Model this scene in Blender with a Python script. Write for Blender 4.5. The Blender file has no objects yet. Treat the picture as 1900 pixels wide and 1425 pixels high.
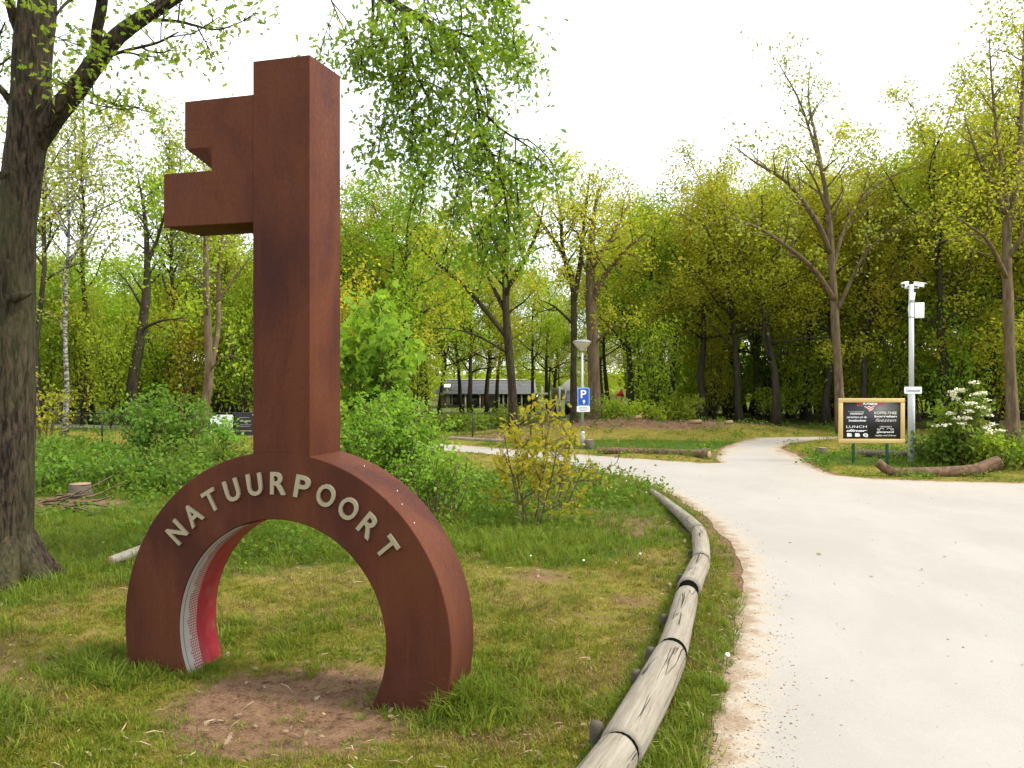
import bpy, bmesh, math, random
import numpy as np
from mathutils import Vector, Matrix
from mathutils.geometry import delaunay_2d_cdt

sc = bpy.context.scene
COL = sc.collection
R = math.radians
rng = np.random.default_rng(7)
random.seed(7)

# ------------------------------------------------------------------ camera
F = 1600.0; CX = 950.0; HY = 690.0; EYE = 2.0
cam_d = bpy.data.cameras.new('camera')
cam = bpy.data.objects.new('camera', cam_d); COL.objects.link(cam)
cam.location = (0, 0, EYE); cam.rotation_euler = (R(90), 0, 0)
cam_d.sensor_width = 36.0; cam_d.lens = F / 1900 * 36.0
cam_d.shift_y = -(712.5 - HY) / 1900
cam_d.clip_start = 0.1; cam_d.clip_end = 2000
sc.camera = cam

# ------------------------------------------------------------------ world, sun, exposure
SUN_EL, SUN_AZ = 50.0, 100.0          # azimuth from +Y towards +X
world = bpy.data.worlds.new('World'); sc.world = world; world.use_nodes = True
nt = world.node_tree; nt.nodes.clear()
wo = nt.nodes.new('ShaderNodeOutputWorld')
sky = nt.nodes.new('ShaderNodeTexSky'); sky.sky_type = 'NISHITA'; sky.sun_disc = False
sky.sun_elevation = R(SUN_EL); sky.sun_rotation = R(SUN_AZ)
b1 = nt.nodes.new('ShaderNodeBackground'); b1.inputs['Strength'].default_value = 0.05
nt.links.new(sky.outputs[0], b1.inputs['Color'])
tc = nt.nodes.new('ShaderNodeTexCoord')
cn = nt.nodes.new('ShaderNodeTexNoise'); cn.inputs['Scale'].default_value = 2.2; cn.inputs['Detail'].default_value = 6
nt.links.new(tc.outputs['Generated'], cn.inputs['Vector'])
cr = nt.nodes.new('ShaderNodeValToRGB')
cr.color_ramp.elements[0].position = 0.3; cr.color_ramp.elements[0].color = (0.80, 0.87, 0.97, 1)
cr.color_ramp.elements[1].position = 0.62; cr.color_ramp.elements[1].color = (1.0, 0.99, 0.97, 1)
nt.links.new(cn.outputs['Fac'], cr.inputs['Fac'])
b2 = nt.nodes.new('ShaderNodeBackground'); b2.inputs['Strength'].default_value = 0.80
nt.links.new(cr.outputs['Color'], b2.inputs['Color'])
ad = nt.nodes.new('ShaderNodeAddShader')
nt.links.new(b1.outputs[0], ad.inputs[0]); nt.links.new(b2.outputs[0], ad.inputs[1])
nt.links.new(ad.outputs[0], wo.inputs['Surface'])

sun_d = bpy.data.lights.new('sun', 'SUN'); sun_d.energy = 2.6; sun_d.angle = R(10); sun_d.color = (1.0, 0.95, 0.85)
sun = bpy.data.objects.new('sun', sun_d); COL.objects.link(sun)
sd = Vector((math.sin(R(SUN_AZ)) * math.cos(R(SUN_EL)), math.cos(R(SUN_AZ)) * math.cos(R(SUN_EL)), math.sin(R(SUN_EL))))
sun.rotation_euler = sd.to_track_quat('Z', 'Y').to_euler(); sun.location = (20, 10, 30)

sc.view_settings.view_transform = 'Standard'; sc.view_settings.look = 'None'
sc.view_settings.gamma = 1.0; sc.view_settings.use_curve_mapping = False
sc.view_settings.exposure = 1.12
sc.cycles.max_bounces = 10; sc.cycles.diffuse_bounces = 8; sc.cycles.transparent_max_bounces = 8
sc.cycles.use_denoising = True

# ------------------------------------------------------------------ helpers
def P(px, py, d):
    return np.array([(px - CX) / F * d, d, EYE + (HY - py) / F * d])

def G(px, py, z=0.0):
    d = (EYE - z) * F / (py - HY)
    return np.array([(px - CX) / F * d, d])

def tag(o, label=None, cat=None, group=None, kind=None):
    if label: o['label'] = label
    if cat: o['category'] = cat
    if group: o['group'] = group
    if kind: o['kind'] = kind
    return o

def thing(name, label, cat, loc=(0, 0, 0), rz=0.0, group=None):
    o = bpy.data.objects.new(name, None); COL.objects.link(o)
    o.empty_display_size = 0.2
    o.location = loc; o.rotation_euler = (0, 0, rz)
    return tag(o, label, cat, group)

def mesh_np(name, verts, faces, smooth=False, mats=(), midx=None):
    """faces: list of int arrays, each (n,k)"""
    me = bpy.data.meshes.new(name)
    verts = np.asarray(verts, dtype=np.float32)
    me.vertices.add(len(verts)); me.vertices.foreach_set('co', verts.ravel())
    faces = [np.asarray(f, dtype=np.int32) for f in faces if len(f)]
    if faces:
        loops = np.concatenate([f.ravel() for f in faces])
        tot = np.concatenate([np.full(len(f), f.shape[1], np.int32) for f in faces])
        st = np.concatenate([[0], np.cumsum(tot)[:-1]]).astype(np.int32)
        me.loops.add(len(loops)); me.loops.foreach_set('vertex_index', loops)
        me.polygons.add(len(tot)); me.polygons.foreach_set('loop_start', st)
        me.polygons.foreach_set('loop_total', tot)
        if smooth: me.polygons.foreach_set('use_smooth', np.ones(len(tot), bool))
    for m in mats: me.materials.append(m)
    if midx is not None: me.polygons.foreach_set('material_index', np.asarray(midx, np.int32))
    me.update(calc_edges=True); me.validate()
    return me

def link(name, me, parent=None, loc=None, rot=None):
    o = bpy.data.objects.new(name, me); COL.objects.link(o)
    if parent: o.parent = parent
    if loc is not None: o.location = loc
    if rot is not None: o.rotation_euler = rot
    return o

class MB:
    """collects boxes, tubes, prisms"""
    def __init__(s): s.v = []; s.q = []; s.t = []; s.n = 0; s.ng = []
    def add(s, v, q=(), t=()):
        v = np.asarray(v, float)
        if len(q): s.q.append(np.asarray(q) + s.n)
        if len(t): s.t.append(np.asarray(t) + s.n)
        s.v.append(v); s.n += len(v); return s
    def box(s, c, d, rz=0.0):
        x, y, z = np.array(d) / 2
        v = np.array([[-x,-y,-z],[x,-y,-z],[x,y,-z],[-x,y,-z],[-x,-y,z],[x,-y,z],[x,y,z],[-x,y,z]])
        if rz:
            ca, sa = math.cos(rz), math.sin(rz)
            v = v @ np.array([[ca, sa, 0], [-sa, ca, 0], [0, 0, 1]])
        return s.add(v + np.array(c), [[0,3,2,1],[4,5,6,7],[0,1,5,4],[1,2,6,5],[2,3,7,6],[3,0,4,7]])
    def tube(s, pts, rad, n=8, cap=True, jit=0.0, g=None):
        v, q, t = tube(pts, rad, n, cap, jit, g)
        return s.add(v, q, t)
    def prism(s, poly, thick, M=None):
        """poly in local XZ, extruded along +Y by thick"""
        k = len(poly); p = np.array(poly, float)
        a = np.stack([p[:, 0], np.zeros(k), p[:, 1]], 1); b = a + [0, thick, 0]
        v = np.vstack([a, b])
        if M is not None: v = v @ np.array(M.to_3x3()).T + np.array(M.translation)
        q = [[i, i + k, (i + 1) % k + k, (i + 1) % k] for i in range(k)]
        s.ng.append(([i + s.n for i in range(k)], [i + s.n + k for i in range(k)][::-1]))
        return s.add(v, q)
    def mesh(s, name, mat=None, smooth=False):
        fs = []
        if s.q: fs.append(np.vstack(s.q))
        if s.t: fs.append(np.vstack(s.t))
        me = mesh_np(name, np.vstack(s.v), fs, smooth, [mat] if mat else [])
        if s.ng:
            bm = bmesh.new(); bm.from_mesh(me); bm.verts.ensure_lookup_table()
            nf = []
            for a, b in s.ng:
                nf.append(bm.faces.new([bm.verts[i] for i in a])); nf.append(bm.faces.new([bm.verts[i] for i in b]))
            bmesh.ops.triangulate(bm, faces=nf)
            bmesh.ops.recalc_face_normals(bm, faces=bm.faces)
            bm.to_mesh(me); bm.free()
        return me
    def build(s, name, mat, parent=None, smooth=False, loc=None, rot=None, bevel=0.0):
        o = link(name, s.mesh(name, mat, smooth), parent, loc, rot)
        if bevel:
            md = o.modifiers.new('bevel', 'BEVEL'); md.width = bevel; md.segments = 2
            md.limit_method = 'ANGLE'; md.angle_limit = R(40)
        return o

def tube(pts, rad, n=8, cap=True, jit=0.0, g=None):
    pts = np.asarray(pts, float); m = len(pts)
    rad = np.broadcast_to(np.asarray(rad, float), (m,))
    tg = np.gradient(pts, axis=0) if m > 2 else np.repeat((pts[1] - pts[0])[None], 2, 0)
    tg /= np.linalg.norm(tg, axis=1, keepdims=True) + 1e-9
    a = np.cross(tg[0], [0.31, 0.95, 0.1] if abs(tg[0][2]) > 0.6 else [0, 0, 1.0]); a /= np.linalg.norm(a) + 1e-9
    fr = []
    for i in range(m):
        a = a - tg[i] * (a @ tg[i]); a /= np.linalg.norm(a) + 1e-9
        fr.append((a, np.cross(tg[i], a)))
    ang = np.arange(n) / n * 2 * np.pi
    A = np.array([f[0] for f in fr]); B = np.array([f[1] for f in fr])
    rr = np.repeat(rad[:, None], n, 1)
    if jit:
        gg = g or rng
        rr = rr * (1 + jit * (gg.random((m, n)) - .5) * 2)
    v = pts[:, None, :] + rr[:, :, None] * (A[:, None, :] * np.cos(ang)[None, :, None] + B[:, None, :] * np.sin(ang)[None, :, None])
    v = v.reshape(-1, 3)
    i, j = np.meshgrid(np.arange(m - 1), np.arange(n), indexing='ij')
    j2 = (j + 1) % n
    q = np.stack([i * n + j, i * n + j2, (i + 1) * n + j2, (i + 1) * n + j], -1).reshape(-1, 4)
    t = []
    if cap:
        v = np.vstack([v, pts[0], pts[-1]])
        c0, c1 = m * n, m * n + 1
        for k in range(n):
            t.append([c0, (k + 1) % n, k]); t.append([c1, (m - 1) * n + k, (m - 1) * n + (k + 1) % n])
    return v, q, t

def smooth_path(pts, n):
    """Catmull-Rom resample of points (any dimension)"""
    p = np.asarray(pts, float)
    p = np.vstack([2 * p[0] - p[1], p, 2 * p[-1] - p[-2]])
    out = []
    seg = len(p) - 3
    for u in np.linspace(0, seg - 1e-6, n):
        i = int(u); t = u - i
        a, b, c, d = p[i:i + 4]
        out.append(.5 * ((2 * b) + (-a + c) * t + (2 * a - 5 * b + 4 * c - d) * t * t + (-a + 3 * b - 3 * c + d) * t ** 3))
    return np.array(out)

# value noise on arrays
_ng = np.random.default_rng(3).random((64, 64))
def vnoise(x, y, s):
    x = np.asarray(x) * s + 1000; y = np.asarray(y) * s + 1000
    xi = np.floor(x).astype(int); yi = np.floor(y).astype(int)
    fx = x - xi; fy = y - yi; fx = fx * fx * (3 - 2 * fx); fy = fy * fy * (3 - 2 * fy)
    a = _ng[xi % 64, yi % 64]; b = _ng[(xi + 1) % 64, yi % 64]; c = _ng[xi % 64, (yi + 1) % 64]; d = _ng[(xi + 1) % 64, (yi + 1) % 64]
    return (a * (1 - fx) + b * fx) * (1 - fy) + (c * (1 - fx) + d * fx) * fy
def sstep(a, b, x):
    t = np.clip((np.asarray(x) - a) / (b - a), 0, 1); return t * t * (3 - 2 * t)

# ------------------------------------------------------------------ materials
class NB:
    def __init__(s, name):
        s.m = bpy.data.materials.new(name); s.m.use_nodes = True
        s.t = s.m.node_tree; s.t.nodes.clear()
        s.out = s.n('ShaderNodeOutputMaterial')
    def n(s, typ, **kw):
        x = s.t.nodes.new(typ)
        for k, v in kw.items():
            if hasattr(x, k): setattr(x, k, v)
        return x
    def l(s, a, b): s.t.links.new(a, b)
    def noise(s, scale, detail=4, rough=0.55, vec=None, dist=0.0):
        x = s.n('ShaderNodeTexNoise'); x.inputs['Scale'].default_value = scale
        x.inputs['Detail'].default_value = detail; x.inputs['Roughness'].default_value = rough
        x.inputs['Distortion'].default_value = dist
        if vec is not None: s.l(vec, x.inputs['Vector'])
        return x.outputs['Fac']
    def coords(s, kind='Object', scale=(1, 1, 1)):
        c = s.n('ShaderNodeTexCoord'); mp = s.n('ShaderNodeMapping'); mp.inputs['Scale'].default_value = scale
        s.l(c.outputs[kind], mp.inputs['Vector']); return mp.outputs[0]
    def pos(s, scale=(1, 1, 1)):
        c = s.n('ShaderNodeNewGeometry'); mp = s.n('ShaderNodeMapping'); mp.inputs['Scale'].default_value = scale
        s.l(c.outputs['Position'], mp.inputs['Vector']); return mp.outputs[0]
    def ramp(s, fac, stops):
        x = s.n('ShaderNodeValToRGB'); e = x.color_ramp.elements
        while len(e) < len(stops): e.new(0.5)
        for el, (p, c) in zip(e, stops):
            el.position = p; el.color = (*c, 1) if len(c) == 3 else c
        s.l(fac, x.inputs['Fac']); return x.outputs['Color']
    def mix(s, fac, a, b, mode='MIX'):
        x = s.n('ShaderNodeMix'); x.data_type = 'RGBA'; x.blend_type = mode
        for v, k in ((fac, 0), (a, 6), (b, 7)):
            if isinstance(v, (int, float)): x.inputs[k].default_value = v
            elif isinstance(v, tuple): x.inputs[k].default_value = (*v, 1)
            else: s.l(v, x.inputs[k])
        return x.outputs[2]
    def math(s, op, a, b=0.0, c=0.0, clamp=False):
        x = s.n('ShaderNodeMath'); x.operation = op; x.use_clamp = clamp
        for i, v in enumerate((a, b, c)):
            if isinstance(v, (int, float)): x.inputs[i].default_value = v
            else: s.l(v, x.inputs[i])
        return x.outputs[0]
    def mrange(s, v, a, b, c=0.0, d=1.0):
        x = s.n('ShaderNodeMapRange'); x.interpolation_type = 'SMOOTHSTEP'
        s.l(v, x.inputs[0])
        for i, q in enumerate((a, b, c, d)): x.inputs[i + 1].default_value = q
        return x.outputs[0]
    def attr(s, name):
        x = s.n('ShaderNodeAttribute'); x.attribute_name = name; return x.outputs['Fac']
    def bump(s, h, strength=0.5, dist=0.02):
        x = s.n('ShaderNodeBump'); x.inputs['Strength'].default_value = strength; x.inputs['Distance'].default_value = dist
        s.l(h, x.inputs['Height']); return x.outputs[0]
    def pbr(s, col, rough=0.7, metal=0.0, spec=0.3, normal=None):
        x = s.n('ShaderNodeBsdfPrincipled')
        if isinstance(col, tuple): x.inputs['Base Color'].default_value = (*col, 1)
        else: s.l(col, x.inputs['Base Color'])
        if isinstance(rough, (int, float)): x.inputs['Roughness'].default_value = rough
        else: s.l(rough, x.inputs['Roughness'])
        x.inputs['Metallic'].default_value = metal; x.inputs['Specular IOR Level'].default_value = spec
        if normal is not None: s.l(normal, x.inputs['Normal'])
        return x
    def done(s, sh):
        s.l(sh.outputs[0], s.out.inputs['Surface']); return s.m

def plain(name, col, rough=0.5, metal=0.0, var=0.12, scale=8.0, bump=0.0):
    b = NB(name); nz = b.noise(scale, 5, vec=b.coords())
    c = b.mix(nz, tuple(np.array(col) * (1 - var)), tuple(np.minimum(np.array(col) * (1 + var), 1)))
    nrm = b.bump(b.noise(scale * 6, 3, vec=b.coords()), bump, 0.01) if bump else None
    return b.done(b.pbr(c, rough, metal, 0.4, nrm))

def leaf_mat(name, cols, trans=0.42, tint=(1.25, 1.2, 0.7), objvar=0.22, rough=0.55):
    b = NB(name)
    g = b.n('ShaderNodeNewGeometry'); oi = b.n('ShaderNodeObjectInfo')
    c = b.ramp(g.outputs['Random Per Island'], [(i / (len(cols) - 1), q) for i, q in enumerate(cols)])
    hs = b.n('ShaderNodeHueSaturation')
    b.l(b.math('MULTIPLY_ADD', oi.outputs['Random'], 0.035, 0.4825), hs.inputs['Hue'])
    fr = b.math('FRACT', b.math('MULTIPLY', oi.outputs['Random'], 17.3))
    b.l(b.math('MULTIPLY_ADD', fr, objvar * 2, 1 - objvar), hs.inputs['Value'])
    b.l(c, hs.inputs['Color'])
    c = hs.outputs['Color']
    p = b.pbr(c, rough, 0, 0.10)
    t = b.n('ShaderNodeBsdfTranslucent')
    b.l(b.mix(1.0, c, tint, 'MULTIPLY'), t.inputs['Color'])
    mx = b.n('ShaderNodeMixShader'); mx.inputs[0].default_value = trans
    b.l(p.outputs[0], mx.inputs[1]); b.l(t.outputs[0], mx.inputs[2])
    return b.done(mx)

def bark_mat(name, dark, light, moss=None, mossamt=0.5, zs=0.25, scale=14.0, strength=0.8, lo=.32, hi=.62):
    b = NB(name)
    v = b.coords('Object', (1, 1, zs))
    n1 = b.noise(scale, 6, 0.65, v, 0.6); n2 = b.noise(2.0, 3, 0.5, b.coords('Object', (1, 1, 0.5)))
    c = b.ramp(n1, [(lo, dark), (hi, light)])
    if moss:
        c = b.mix(b.math('MULTIPLY', b.mrange(n2, 0.42, 0.62), mossamt), c, moss)
    return b.done(b.pbr(c, 0.9, 0, 0.15, b.bump(n1, strength, 0.03)))

M = {}
M['leaf_oak'] = leaf_mat('oak_foliage', [(.26, .30, .024), (.36, .36, .032), (.43, .39, .045), (.29, .335, .026)], trans=.6)
M['leaf_green'] = leaf_mat('green_foliage', [(.19, .31, .022), (.26, .38, .030), (.33, .41, .042), (.215, .34, .024)], trans=.6)
M['leaf_fresh'] = leaf_mat('maple_foliage', [(.14, .29, .026), (.185, .34, .034), (.24, .38, .042)], objvar=.08, trans=.5)
M['leaf_dark'] = leaf_mat('under_foliage', [(.14, .24, .016), (.19, .29, .022), (.24, .32, .028)], trans=.6)
M['leaf_yellow'] = leaf_mat('yellow_foliage', [(.30, .30, .022), (.35, .33, .025), (.25, .28, .022), (.36, .30, .035)], objvar=.06, trans=.5)
M['leaf_pale'] = leaf_mat('pale_foliage', [(.26, .33, .06), (.32, .34, .07), (.23, .31, .05)], objvar=.08, trans=.6)
M['leaf_bough'] = leaf_mat('oak_bough_foliage', [(.11, .22, .022), (.16, .27, .028), (.24, .32, .034), (.14, .25, .026)], objvar=.05, trans=.6)
M['leaf_bramble'] = leaf_mat('bramble_foliage', [(.075, .145, .014), (.11, .19, .02), (.15, .215, .025)], objvar=.25)
M['grass_lush'] = leaf_mat('lush_grass', [(.085, .145, .011), (.12, .18, .016), (.16, .195, .024)], objvar=.25, trans=.4)
M['grass_dry'] = leaf_mat('lawn_grass', [(.175, .165, .016), (.235, .20, .026), (.15, .165, .014), (.28, .215, .055)], objvar=.25, trans=.35)
M['bark_oak'] = bark_mat('oak_bark', (.009, .007, .005), (.066, .047, .029), (.055, .058, .02), .4, zs=.22, scale=30, strength=1.0, lo=.40, hi=.62)
M['bark_wood'] = bark_mat('wood_bark', (.014, .012, .008), (.055, .043, .028), (.045, .048, .018), .4, scale=10)
M['bark_brown'] = bark_mat('brown_bark', (.05, .035, .02), (.16, .11, .065), (.09, .085, .03), .3, scale=10)
M['twig_bare'] = bark_mat('pale_bark', (.10, .09, .07), (.22, .19, .14), None, scale=10)
def birch():
    b = NB('birch_bark')
    n1 = b.noise(9, 4, 0.6, b.coords('Object', (1, 1, 2.2)))
    c = b.ramp(n1, [(0.45, (.045, .04, .03)), (0.60, (.30, .28, .24))])
    return b.done(b.pbr(c, 0.8, 0, 0.2, b.bump(n1, .3, .01)))
M['birch'] = birch()

def rust():
    b = NB('rusted_steel')
    n1 = b.noise(1.15, 7, 0.58, b.coords('Object', (1, 1, 0.5)), .5); n2 = b.noise(60, 4, 0.7, b.coords('Object', (1, 1, .55)))
    n3 = b.noise(16, 5, 0.6, b.coords('Object', (1.6, 1.6, 0.07))); n4 = b.noise(3.5, 5, .6, b.coords('Object', (1, 1, .8)), 1.0)
    c = b.ramp(n1, [(0.34, (.040, .012, .008)), (0.44, (.060, .017, .009)), (0.54, (.090, .027, .011)), (0.62, (.098, .031, .012)), (0.72, (.070, .019, .012))])
    c = b.mix(b.mrange(n3, .52, .75, 0, .4), c, (.115, .036, .012))
    c = b.mix(b.mrange(n3, .46, .30, 0, .3), c, (.045, .015, .009))
    c = b.mix(b.mrange(n4, .54, .68, 0, .35), c, (.088, .030, .020))
    c = b.mix(b.mrange(n2, .35, .75, 0, .28), c, (.045, .014, .009))
    h = b.math('ADD', b.math('MULTIPLY', n2, .6), n1)
    return b.done(b.pbr(c, b.mrange(n2, .3, .7, .55, .8), 0.0, .14, b.bump(h, .12, .004)))
M['rust'] = rust()
M['letter'] = plain('letter_metal', (.30, .26, .17), .42, 0.25, .10, 20)

def liner():
    b = NB('halftone_paint')
    uv = b.n('ShaderNodeUVMap'); sp = b.n('ShaderNodeSeparateXYZ'); b.l(uv.outputs[0], sp.inputs[0])
    u, v = sp.outputs[0], sp.outputs[1]          # u along the arc (m), v across the depth (m)
    s = 0.013
    # 45 degree rotated checker cells
    a = b.math('DIVIDE', b.math('ADD', u, v), s * 1.414); c2 = b.math('DIVIDE', b.math('SUBTRACT', u, v), s * 1.414)
    cell = b.math('MODULO', b.math('ADD', b.math('FLOOR', a), b.math('FLOOR', c2)), 2.0)
    cell = b.math('GREATER_THAN', b.math('ABSOLUTE', cell), 0.5)
    cu = b.math('MULTIPLY', b.math('FLOOR', b.math('DIVIDE', u, s * 2)), s * 2)
    cm = b.n('ShaderNodeCombineXYZ'); b.l(cu, cm.inputs[0])
    e1 = b.noise(9, 3, .7, cm.outputs[0]); e2 = b.noise(5, 2, .5, uv.outputs[0])
    edge1 = b.math('MULTIPLY_ADD', e1, .16, .005)
    edge2 = b.math('MULTIPLY_ADD', e2, .05, .14)
    white, red = (.28, .26, .22), (.25, .010, .020)
    isred = b.math('GREATER_THAN', v, edge2)
    ischk = b.math('MULTIPLY', b.math('GREATER_THAN', v, edge1), cell)
    fac = b.math('MAXIMUM', isred, ischk)
    col = b.mix(fac, white, red)
    line = b.math('MULTIPLY', b.math('GREATER_THAN', v, .028), b.math('LESS_THAN', v, .036))
    col = b.mix(line, col, (.12, .10, .08))
    d = b.noise(12, 5, .6, uv.outputs[0])
    col = b.mix(b.mrange(d, .45, .8, 0, .35), col, (.20, .15, .11))
    return b.done(b.pbr(col, .55, 0, .3))
M['liner'] = liner()

def logmat():
    b = NB('weathered_log')
    v = b.coords('Object', (0.07, 1, 1)); n1 = b.noise(34, 6, .65, v, .3)
    nc = b.noise(15, 1.5, .45, b.coords('Object', (.045, 1, 1)), .15)
    line = b.math('ABSOLUTE', b.math('SUBTRACT', nc, .5))
    brk = b.noise(2.2, 2, .5, b.coords('Object', (.6, 1.6, 1.6)))
    crack = b.math('MULTIPLY', b.mrange(line, .0, .012, 1, 0), b.mrange(brk, .44, .54))
    n3 = b.noise(4, 4, .6, b.coords('Object', (.5, 1, 1)))
    c = b.ramp(n1, [(.28, (.155, .13, .098)), (.52, (.225, .197, .152)), (.75, (.285, .258, .208))])
    c = b.mix(b.mrange(n3, .45, .7, 0, .55), c, (.15, .125, .075))
    c = b.mix(b.math('MULTIPLY', crack, .92), c, (.022, .017, .012))
    h = b.math('SUBTRACT', b.math('MULTIPLY', n1, .4), crack)
    return b.done(b.pbr(c, .9, 0, .08, b.bump(h, .9, .014)))
M['log'] = logmat()
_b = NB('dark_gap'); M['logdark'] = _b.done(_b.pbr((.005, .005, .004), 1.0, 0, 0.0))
M['logbrown'] = bark_mat('fallen_log_bark', (.055, .032, .018), (.17, .105, .06), None, zs=1.0, scale=9)
M['endgrain'] = plain('cut_end', (.26, .17, .09), .85, 0, .3, 14, .3)
M['stake'] = plain('stake_wood', (.07, .058, .04), .9, 0, .3, 14, .5)
M['galv'] = plain('galvanised_steel', (.36, .37, .36), .45, .3, .08, 12)
M['white'] = plain('white_paint', (.78, .78, .76), .4, 0, .04, 10)
M['pole_white'] = plain('pale_grey_paint', (.58, .59, .57), .45, 0, .06, 10)
M['grey'] = plain('grey_plastic', (.20, .20, .19), .5)
M['blue'] = plain('sign_blue', (.012, .07, .42), .35, 0, .05)
M['signborder'] = plain('sign_border', (.25, .40, .72), .35, 0, .05)
M['lampglass'] = plain('lamp_bowl', (.50, .46, .34), .3, 0, .06)
M['chalk'] = plain('blackboard', (.022, .020, .021), .55, 0, .2, 6)
M['frame'] = plain('board_frame_wood', (.56, .40, .14), .55, 0, .12, 18)
M['red'] = plain('red_paint', (.55, .02, .02), .45)
M['green'] = plain('green_paint', (.008, .055, .03), .5)
M['greenplay'] = plain('play_green', (.02, .22, .08), .5)
M['yellow'] = plain('play_yellow', (.60, .33, .03), .5)
M['roof'] = plain('grey_roof_tiles', (.13, .13, .135), .8, 0, .2, 3)
M['wall'] = plain('house_wall', (.12, .10, .075), .85, 0, .25, 4)
M['timber'] = plain('dark_timber', (.03, .027, .022), .8)
M['glass'] = plain('window_glass', (.025, .03, .035), .12)
M['cream'] = plain('cream_paint', (.62, .58, .48), .6)
M['black'] = plain('black_wire', (.012, .014, .012), .6)
M['carpaint'] = plain('dark_car_paint', (.02, .022, .028), .25)
M['flower'] = plain('cream_flower', (.72, .70, .50), .7)
M['petal'] = plain('white_petal', (.75, .75, .68), .8)
M['litter'] = leaf_mat('dead_leaves', [(.12, .07, .035), (.18, .115, .06), (.26, .19, .115), (.08, .05, .028)], trans=.1, tint=(1, 1, 1), objvar=.35)
M['chips'] = leaf_mat('wood_chips', [(.30, .21, .12), (.42, .31, .19), (.16, .10, .06)], trans=.0, tint=(1, 1, 1), objvar=.3)
M['stone'] = leaf_mat('pebbles', [(.28, .22, .16), (.40, .36, .30), (.20, .14, .09)], trans=0, tint=(1, 1, 1), objvar=.35)

# ------------------------------------------------------------------ road outline
near_px = [(1310, 1425), (1330, 1330), (1347, 1260), (1362, 1180), (1374, 1100), (1370, 1040), (1346, 998), (1302, 955), (1262, 926),
           (1208, 901), (1150, 883), (1090, 872), (1000, 854), (900, 842), (780, 833), (600, 815), (370, 800), (60, 793), (-200, 789)]
far_px = [(2500, 902), (2100, 899), (1900, 896), (1750, 893), (1620, 888), (1545, 881), (1503, 862), (1484, 846), (1448, 832), (1466, 823), (1510, 817), (1560, 813.5),
          (1560, 810), (1405, 812), (1368, 820), (1337, 834), (1325, 850), (1336, 859), (1300, 859), (1200, 852), (1100, 845),
          (1020, 838.5), (900, 829.5), (780, 820), (600, 805), (370, 792), (60, 785), (-200, 782)]
near = [G(*p) for p in near_px]; far = [G(*p) for p in far_px]
poly = [np.array([0.75, 1.5]), np.array([0.5, -8.0]), np.array([30., -8.0])] + far + near[::-1]
def densify(pl, step):
    out = []
    for i in range(len(pl)):
        a, b = np.array(pl[i]), np.array(pl[(i + 1) % len(pl)])
        n = max(1, int(np.linalg.norm(b - a) / step))
        for k in range(n): out.append(a + (b - a) * k / n)
    return np.array(out)
ROAD = densify(poly, 0.22)
ROAD = ROAD + np.stack([vnoise(ROAD[:, 0], ROAD[:, 1], 1.9) - .5, vnoise(ROAD[:, 1] + 50, ROAD[:, 0], 1.9) - .5], 1) * .09 \
            + np.stack([vnoise(ROAD[:, 0], ROAD[:, 1] + 9, 6) - .5, vnoise(ROAD[:, 1] + 30, ROAD[:, 0], 6) - .5], 1) * .06
RC = np.array(poly)
def road_sd(x, y):
    """signed distance to the road outline, negative inside"""
    x = np.asarray(x, float).ravel(); y = np.asarray(y, float).ravel()
    a = RC; b = np.roll(RC, -1, 0)
    best = np.full(len(x), 1e9); ins = np.zeros(len(x), bool)
    for (ax, ay), (bx, by) in zip(a, b):
        dx, dy = bx - ax, by - ay
        t = np.clip(((x - ax) * dx + (y - ay) * dy) / (dx * dx + dy * dy + 1e-12), 0, 1)
        best = np.minimum(best, (x - ax - t * dx) ** 2 + (y - ay - t * dy) ** 2)
        c = (ay > y) != (by > y)
        with np.errstate(divide='ignore', invalid='ignore'):
            ins ^= c & (x < (bx - ax) * (y - ay) / (by - ay + 1e-12) + ax)
    d = np.sqrt(best)
    return np.where(ins, -d, d)

def ell(x, y, cx, cy, rx, ry, soft=.5):
    d = np.sqrt(((x - cx) / rx) ** 2 + ((y - cy) / ry) ** 2)
    return 1 - sstep(1 - soft, 1 + soft, d)

def height(x, y, sdv=None):
    x = np.asarray(x, float); y = np.asarray(y, float)
    if sdv is None: sdv = road_sd(x, y).reshape(x.shape)
    off = sstep(0.0, 0.6, sdv)
    h = (vnoise(x, y, .35) - .5) * .10 + (vnoise(x, y, 1.3) - .5) * .05
    near_key = ell(x, y, -1.4, 5.4, 2.2, 1.6, .6)
    h = h * (1 - .85 * near_key) - .03 * ell(x, y, -1.4, 5.1, .8, .7, .6) - .055 * ell(x, y, -.45, 5.05, .9, .8, .6)
    h = h + .34 * ell(x, y, 5.2, 28.8, 3.4, 2.0, .7) + .22 * ell(x, y, 1.6, 27.6, 2.5, 1.6, .7)
    h = h + .06 * ell(x, y, -12, 18, 6, 4, .8)
    z = -.003 + off * (h + .025)
    z = z - 1.4 * sstep(31, 80, y)
    return z

# ------------------------------------------------------------------ ground sheet
def axis(lo, hi, step, far_lo, far_hi):
    mid = np.arange(lo, hi + 1e-6, step)
    def outw(a, b):
        v = []; s = step; p = a
        while abs(b - p) > s:
            s *= 1.35; p = p + (s if b > a else -s); v.append(p)
        v.append(b); return v
    return np.array(outw(lo, far_lo)[::-1] + list(mid) + outw(hi, far_hi))
gx = axis(-15, 13, .11, -700, 700); gy = axis(2.5, 30, .11, -60, 1200)
X, Y = np.meshgrid(gx, gy, indexing='ij')
SD = road_sd(X, Y).reshape(X.shape)
Z = height(X, Y, SD)
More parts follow.
